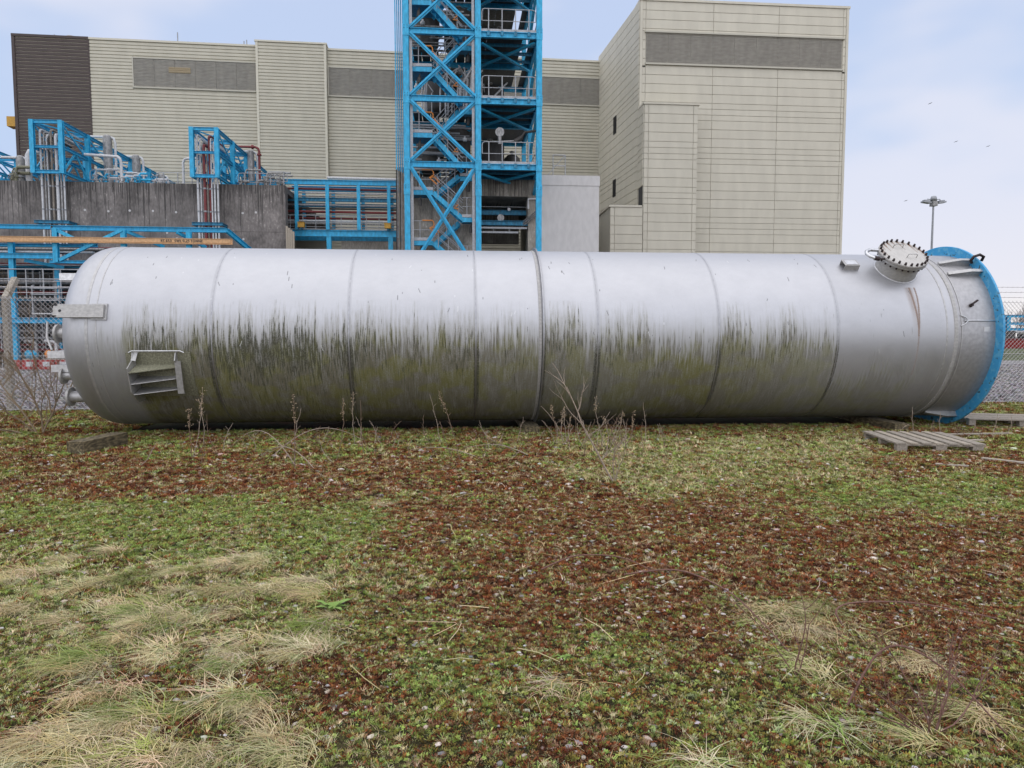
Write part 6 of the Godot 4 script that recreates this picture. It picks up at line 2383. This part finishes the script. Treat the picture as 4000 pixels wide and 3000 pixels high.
func plants() -> void:
	var weeds := [[-3.48, 2.98, -0.03, 0.68], [-3.47, 2.98, 0.14, 0.95], [-3.54, 1.89, -0.11, 0.51], [-3.75, 1.76, -0.06, 0.70], [-1.92, 3.99, 0.00, 0.93], [-1.98, 3.66, 0.08, 0.74], [-1.54, 3.34, 0.10, 0.84], [-1.5, 1.87, -0.01, 0.81], [-1.25, 2.76, -0.03, 0.75], [-1.21, 1.78, -0.08, 0.36], [-0.4, 1.77, -0.06, 0.45], [-0.2, 1.87, -0.17, 0.76], [0.08, 3.47, -0.29, 0.94], [0.66, 1.91, -0.28, 0.35], [0.31, 1.78, -0.02, 0.22], [0.95, 1.97, 0.11, 0.40], [1.4, 1.85, 0.02, 0.2], [1.65, 2.33, -0.37, 0.60], [1.65, 1.92, -0.16, 0.58], [1.71, 2.08, -0.04, 0.55], [1.75, 2.33, 0.02, 0.52], [2.33, 1.80, -0.11, 0.70], [2.64, 1.85, -0.17, 0.38], [2.95, 1.96, -0.03, 0.62], [2.72, 1.85, 0.0, 0.37], [3.2, 1.79, 0.0, 0.25], [-0.02, 3.27, -0.17, 0.52], [1.87, 2.58, -0.08, 0.37], [1.11, 2.03, -0.08, 0.20], [7.4, 1.95, -0.05, 0.5], [7.7, 1.86, 0.08, 0.28], [-2.80, 2.42, -0.14, 0.25], [-2.01, 1.97, 0.02, 0.29], [0.5, 2.5, -0.1, 0.3], [0.9, 2.9, -0.4, 0.2], [2.1, 2.9, 0.05, 0.33], [2.5, 2.4, 0.15, 0.3], [-0.9, 2.4, 0.1, 0.22], [-2.6, 3.1, 0.6, 0.28], [8.2, 2.0, 0.2, 0.3], [8.4, 1.9, -0.3, 0.25]]
	for k in 22:
		weeds.append([rng.randfn(1.9, 0.65), rng.randf_range(1.85, 3.1), rng.randf_range(-0.25, 0.2), rng.randf_range(0.22, 0.6)])
	for k in 34:
		var x := rng.randf_range(-4.2, 3.6) if k < 26 else rng.randf_range(5.5, 9.0)
		weeds.append([x, rng.randf_range(1.75, 3.6) if k < 26 else rng.randf_range(1.7, 2.2), rng.randf_range(-0.22, 0.22), rng.randf_range(0.14, 0.44)])
	var i := 0
	for w in weeds:
		var base := Vector3(w[0], height(w[0], w[1]) - 0.01, w[1])
		var tip := base + Vector3(w[2], w[3], -0.03)
		var seedy: bool = i % 3 != 2 and w[3] > 0.45
		var t := thing("dry_weed", "tall dead weed stalk with a dry seed head before the tank" if seedy else "bare thin dead weed stalk before the tank", "weed", base, "dead weeds with seed heads" if seedy else "bare weed stalks")
		var b := Buf.new()
		var p := stalk(b, base, tip, 0.0055, 0.05 * sin(i * 2.3), i)
		for k in 4:
			var a := i * 1.7 + k * 2.1
			b.tube(PackedVector3Array([p[3 + k], p[3 + k] + Vector3(cos(a) * 0.05, 0.05, sin(a) * 0.05)]), 0.0025, 4, 0.0015)
		part(t, "stalk", b, [M["twig_brown"], M["twig_pale"]][i % 2])
		if seedy:
			b = Buf.new()
			var g := RandomNumberGenerator.new()
			g.seed = 40 + i
			for k in 34:
				var q := p[5].lerp(p[8], g.randf()) + Vector3(g.randfn(0, 0.016), g.randfn(0, 0.01), g.randfn(0, 0.016))
				var d := Vector3(g.randf_range(-1, 1), g.randf_range(-0.3, 1), g.randf_range(-1, 1)).normalized() * g.randf_range(0.012, 0.026)
				var s := d.cross(Vector3(0.3, 0.2, 1)).normalized() * 0.004
				b.tri(q - s, q + s, q + d, Vector3(0, 0, 1))
			part(t, "seed_head", b, M["seed"])
		i += 1
	# long dead stems bowed over the ground
	for q in [[-2.45, 2.9, 1.15, 0.42], [-2.0, 3.6, -0.9, 0.5], [-1.7, 3.9, -0.75, 0.3], [0.3, 3.2, -0.9, 0.12], [1.0, 3.1, -0.8, 0.14]]:
		var base := Vector3(q[0], 0, q[1])
		var p := PackedVector3Array()
		for k in 11:
			var t := k / 10.0
			p.append(base + Vector3(q[2] * t, q[3] * sin(t * 2.6) * (1.0 - 0.3 * t), -0.4 * t))
		var b := Buf.new()
		b.tube(p, 0.007, 5, 0.003)
		single("bowed_stem", b, M["twig_pale"], "long pale dead stem bowed over the ground before the tank", "stem", "bowed dead stems")
	# young leaning sapling
	var g := RandomNumberGenerator.new()
	g.seed = 8
	var sp := thing("bare_sapling", "pale leafless sapling leaning left in front of the tank", "sapling", Vector3(1.78, 0, 4.9))
	var b := Buf.new()
	var tr := stalk(b, Vector3(1.78, -0.02, 4.9), Vector3(1.25, 1.06, 4.85), 0.012, -0.03, 3)
	part(sp, "trunk", b, M["twig_pale"])
	b = Buf.new()
	for k in 7:
		branch(b, tr[2 + k % 6], Vector3([0.9, -0.5, 0.7, -0.9, 0.5, -0.3, 0.8][k], 0.8, g.randf_range(-0.4, 0.4)).normalized(), g.randf_range(0.25, 0.5), 0.0055, 1, g)
	for d in [Vector3(0.2, 1, 0), Vector3(0.45, 1, 0.1), Vector3(-0.1, 1, 0.2)]:
		branch(b, Vector3(1.79, 0, 4.9), d.normalized(), 0.45, 0.006, 1, g)
	part(sp, "crown", b, M["twig_pale"])
	# bare shrub by the fence
	g.seed = 18
	var sh := thing("bare_shrub", "leafless brown shrub in front of the concrete fence post", "shrub", Vector3(-6.9, 0, 0.4))
	b = Buf.new()
	for d in [[-6.8, Vector3(-0.15, 1, -0.1), 1.5], [-6.95, Vector3(-0.75, 0.75, 0.1), 1.4], [-6.8, Vector3(0.3, 0.9, 0), 1.0], [-6.9, Vector3(-0.4, 1, 0.2), 1.3], [-7.1, Vector3(-0.9, 0.4, 0.1), 1.1]]:
		branch(b, Vector3(d[0], -0.02, 0.4 + 0.1 * d[1].x), d[1].normalized(), d[2], 0.017, 3, g)
	part(sh, "branches", b, M["bark"])
	g.seed = 28
	var s2 := thing("bare_shrub", "tall thin leafless shrub growing against the wire fence", "shrub", Vector3(-8.2, 0, -2.4))
	b = Buf.new()
	for d in [[-8.2, Vector3(0.1, 1, 0), 1.7], [-8.4, Vector3(-0.3, 1, 0), 1.5], [-8.0, Vector3(0.4, 1, 0.1), 1.4]]:
		branch(b, Vector3(d[0], -0.02, -2.4), d[1].normalized(), d[2], 0.016, 3, g)
	part(s2, "branches", b, M["bark"])
	# brambles in the foreground on the right
	var canes := [
		[Vector3(1.72, 0.0, 9.63), Vector3(1.86, 0.2, 9.6), Vector3(1.98, 0.25, 9.62), Vector3(2.12, 0.17, 9.72), Vector3(2.24, 0.0, 9.9)],
		[Vector3(1.15, 0.0, 7.9), Vector3(1.45, 0.09, 8.1), Vector3(1.62, 0.1, 8.5), Vector3(1.68, 0.05, 8.9), Vector3(1.7, 0.0, 9.2)],
		[Vector3(0.6, 0.0, 7.75), Vector3(0.85, 0.08, 7.72), Vector3(1.15, 0.1, 7.85), Vector3(1.35, 0.03, 8.0)],
		[Vector3(2.16, 0.0, 8.85), Vector3(2.14, 0.08, 8.8), Vector3(2.3, 0.1, 8.75), Vector3(2.7, 0.06, 8.7), Vector3(3.1, 0.0, 8.8)],
	]
	i = 0
	for c in canes:
		b = Buf.new()
		var cv := Curve3D.new()
		for k in c.size():
			var d: Vector3 = (c[mini(k + 1, c.size() - 1)] - c[maxi(k - 1, 0)]) / 6.0
			cv.add_point(c[k], -d, d)
		cv.bake_interval = 0.04
		b.tube(cv.get_baked_points(), 0.0055, 6, 0.003)
		for p in cv.get_baked_points():
			b.bar(p, p + Vector3(rng.randf_range(-1, 1), rng.randf_range(-0.4, 1), rng.randf_range(-1, 1)).normalized() * 0.013, 0.002, 0.002)
		single("bramble_cane", b, M["twig_red"], ["arching red bramble cane over the pale grass tuft", "long thorny bramble cane trailing over the red moss", "short bramble cane lying in the red moss", "pinkish bramble cane lying along the ground"][i], "bramble")
		i += 1
	g.seed = 38
	var br := thing("bramble_bush", "small leafless reddish bush in the foreground moss", "bush", Vector3(1.95, 0, 9.85))
	b = Buf.new()
	for d in [[Vector3(0.5, 1, 0), 0.42], [Vector3(-0.8, 0.7, -0.2), 0.36], [Vector3(0.1, 1, -0.3), 0.34], [Vector3(-0.3, 0.8, 0.3), 0.3], [Vector3(0.9, 0.35, 0.1), 0.4], [Vector3(-1, 0.4, 0), 0.34], [Vector3(0.8, 0.7, -0.5), 0.36]]:
		branch(b, Vector3(1.95 + 0.03 * d[0].x, -0.01, 9.85), d[0].normalized(), d[1], 0.0038, 2, g)
	part(br, "twigs", b, M["twig_red"])
	g.seed = 48
	var bs := thing("bramble_bush", "sparse leafless stems rising from the moss beside a pale tuft", "bush", Vector3(1.62, 0, 9.35))
	b = Buf.new()
	for d in [[Vector3(0.15, 1, -0.1), 0.34], [Vector3(-0.5, 1, -0.3), 0.3], [Vector3(0.5, 1, 0), 0.26]]:
		branch(b, Vector3(1.62, -0.01, 9.35), d[0].normalized(), d[1], 0.004, 1, g)
	part(bs, "twigs", b, M["twig_red"])
	# bright green dock leaves
	for q in [[-0.73, 8.31, 0.14], [5.9, 3.5, 0.16], [6.3, 3.72, 0.13], [0.55, 9.05, 0.06], [2.0, 6.6, 0.07]]:
		b = Buf.new()
		for k in 22:
			var a := k * 2.4
			var d := Vector3(cos(a), 0.35 + 0.4 * (k % 3) / 2.0, sin(a)).normalized()
			leaf(b, Vector3(q[0], height(q[0], q[1]), q[1]), d, q[2] * 0.11, q[2] * (0.65 + 0.35 * sin(k * 5.0)), 0.02)
		b.col.resize(b.v.size())
		b.col.fill(Color(0.22, 0.33, 0.09))
		single("leafy_weed", b, M["leaf"], "bright green leafy weed growing flat in the moss", "weed", "bright green leafy weeds")
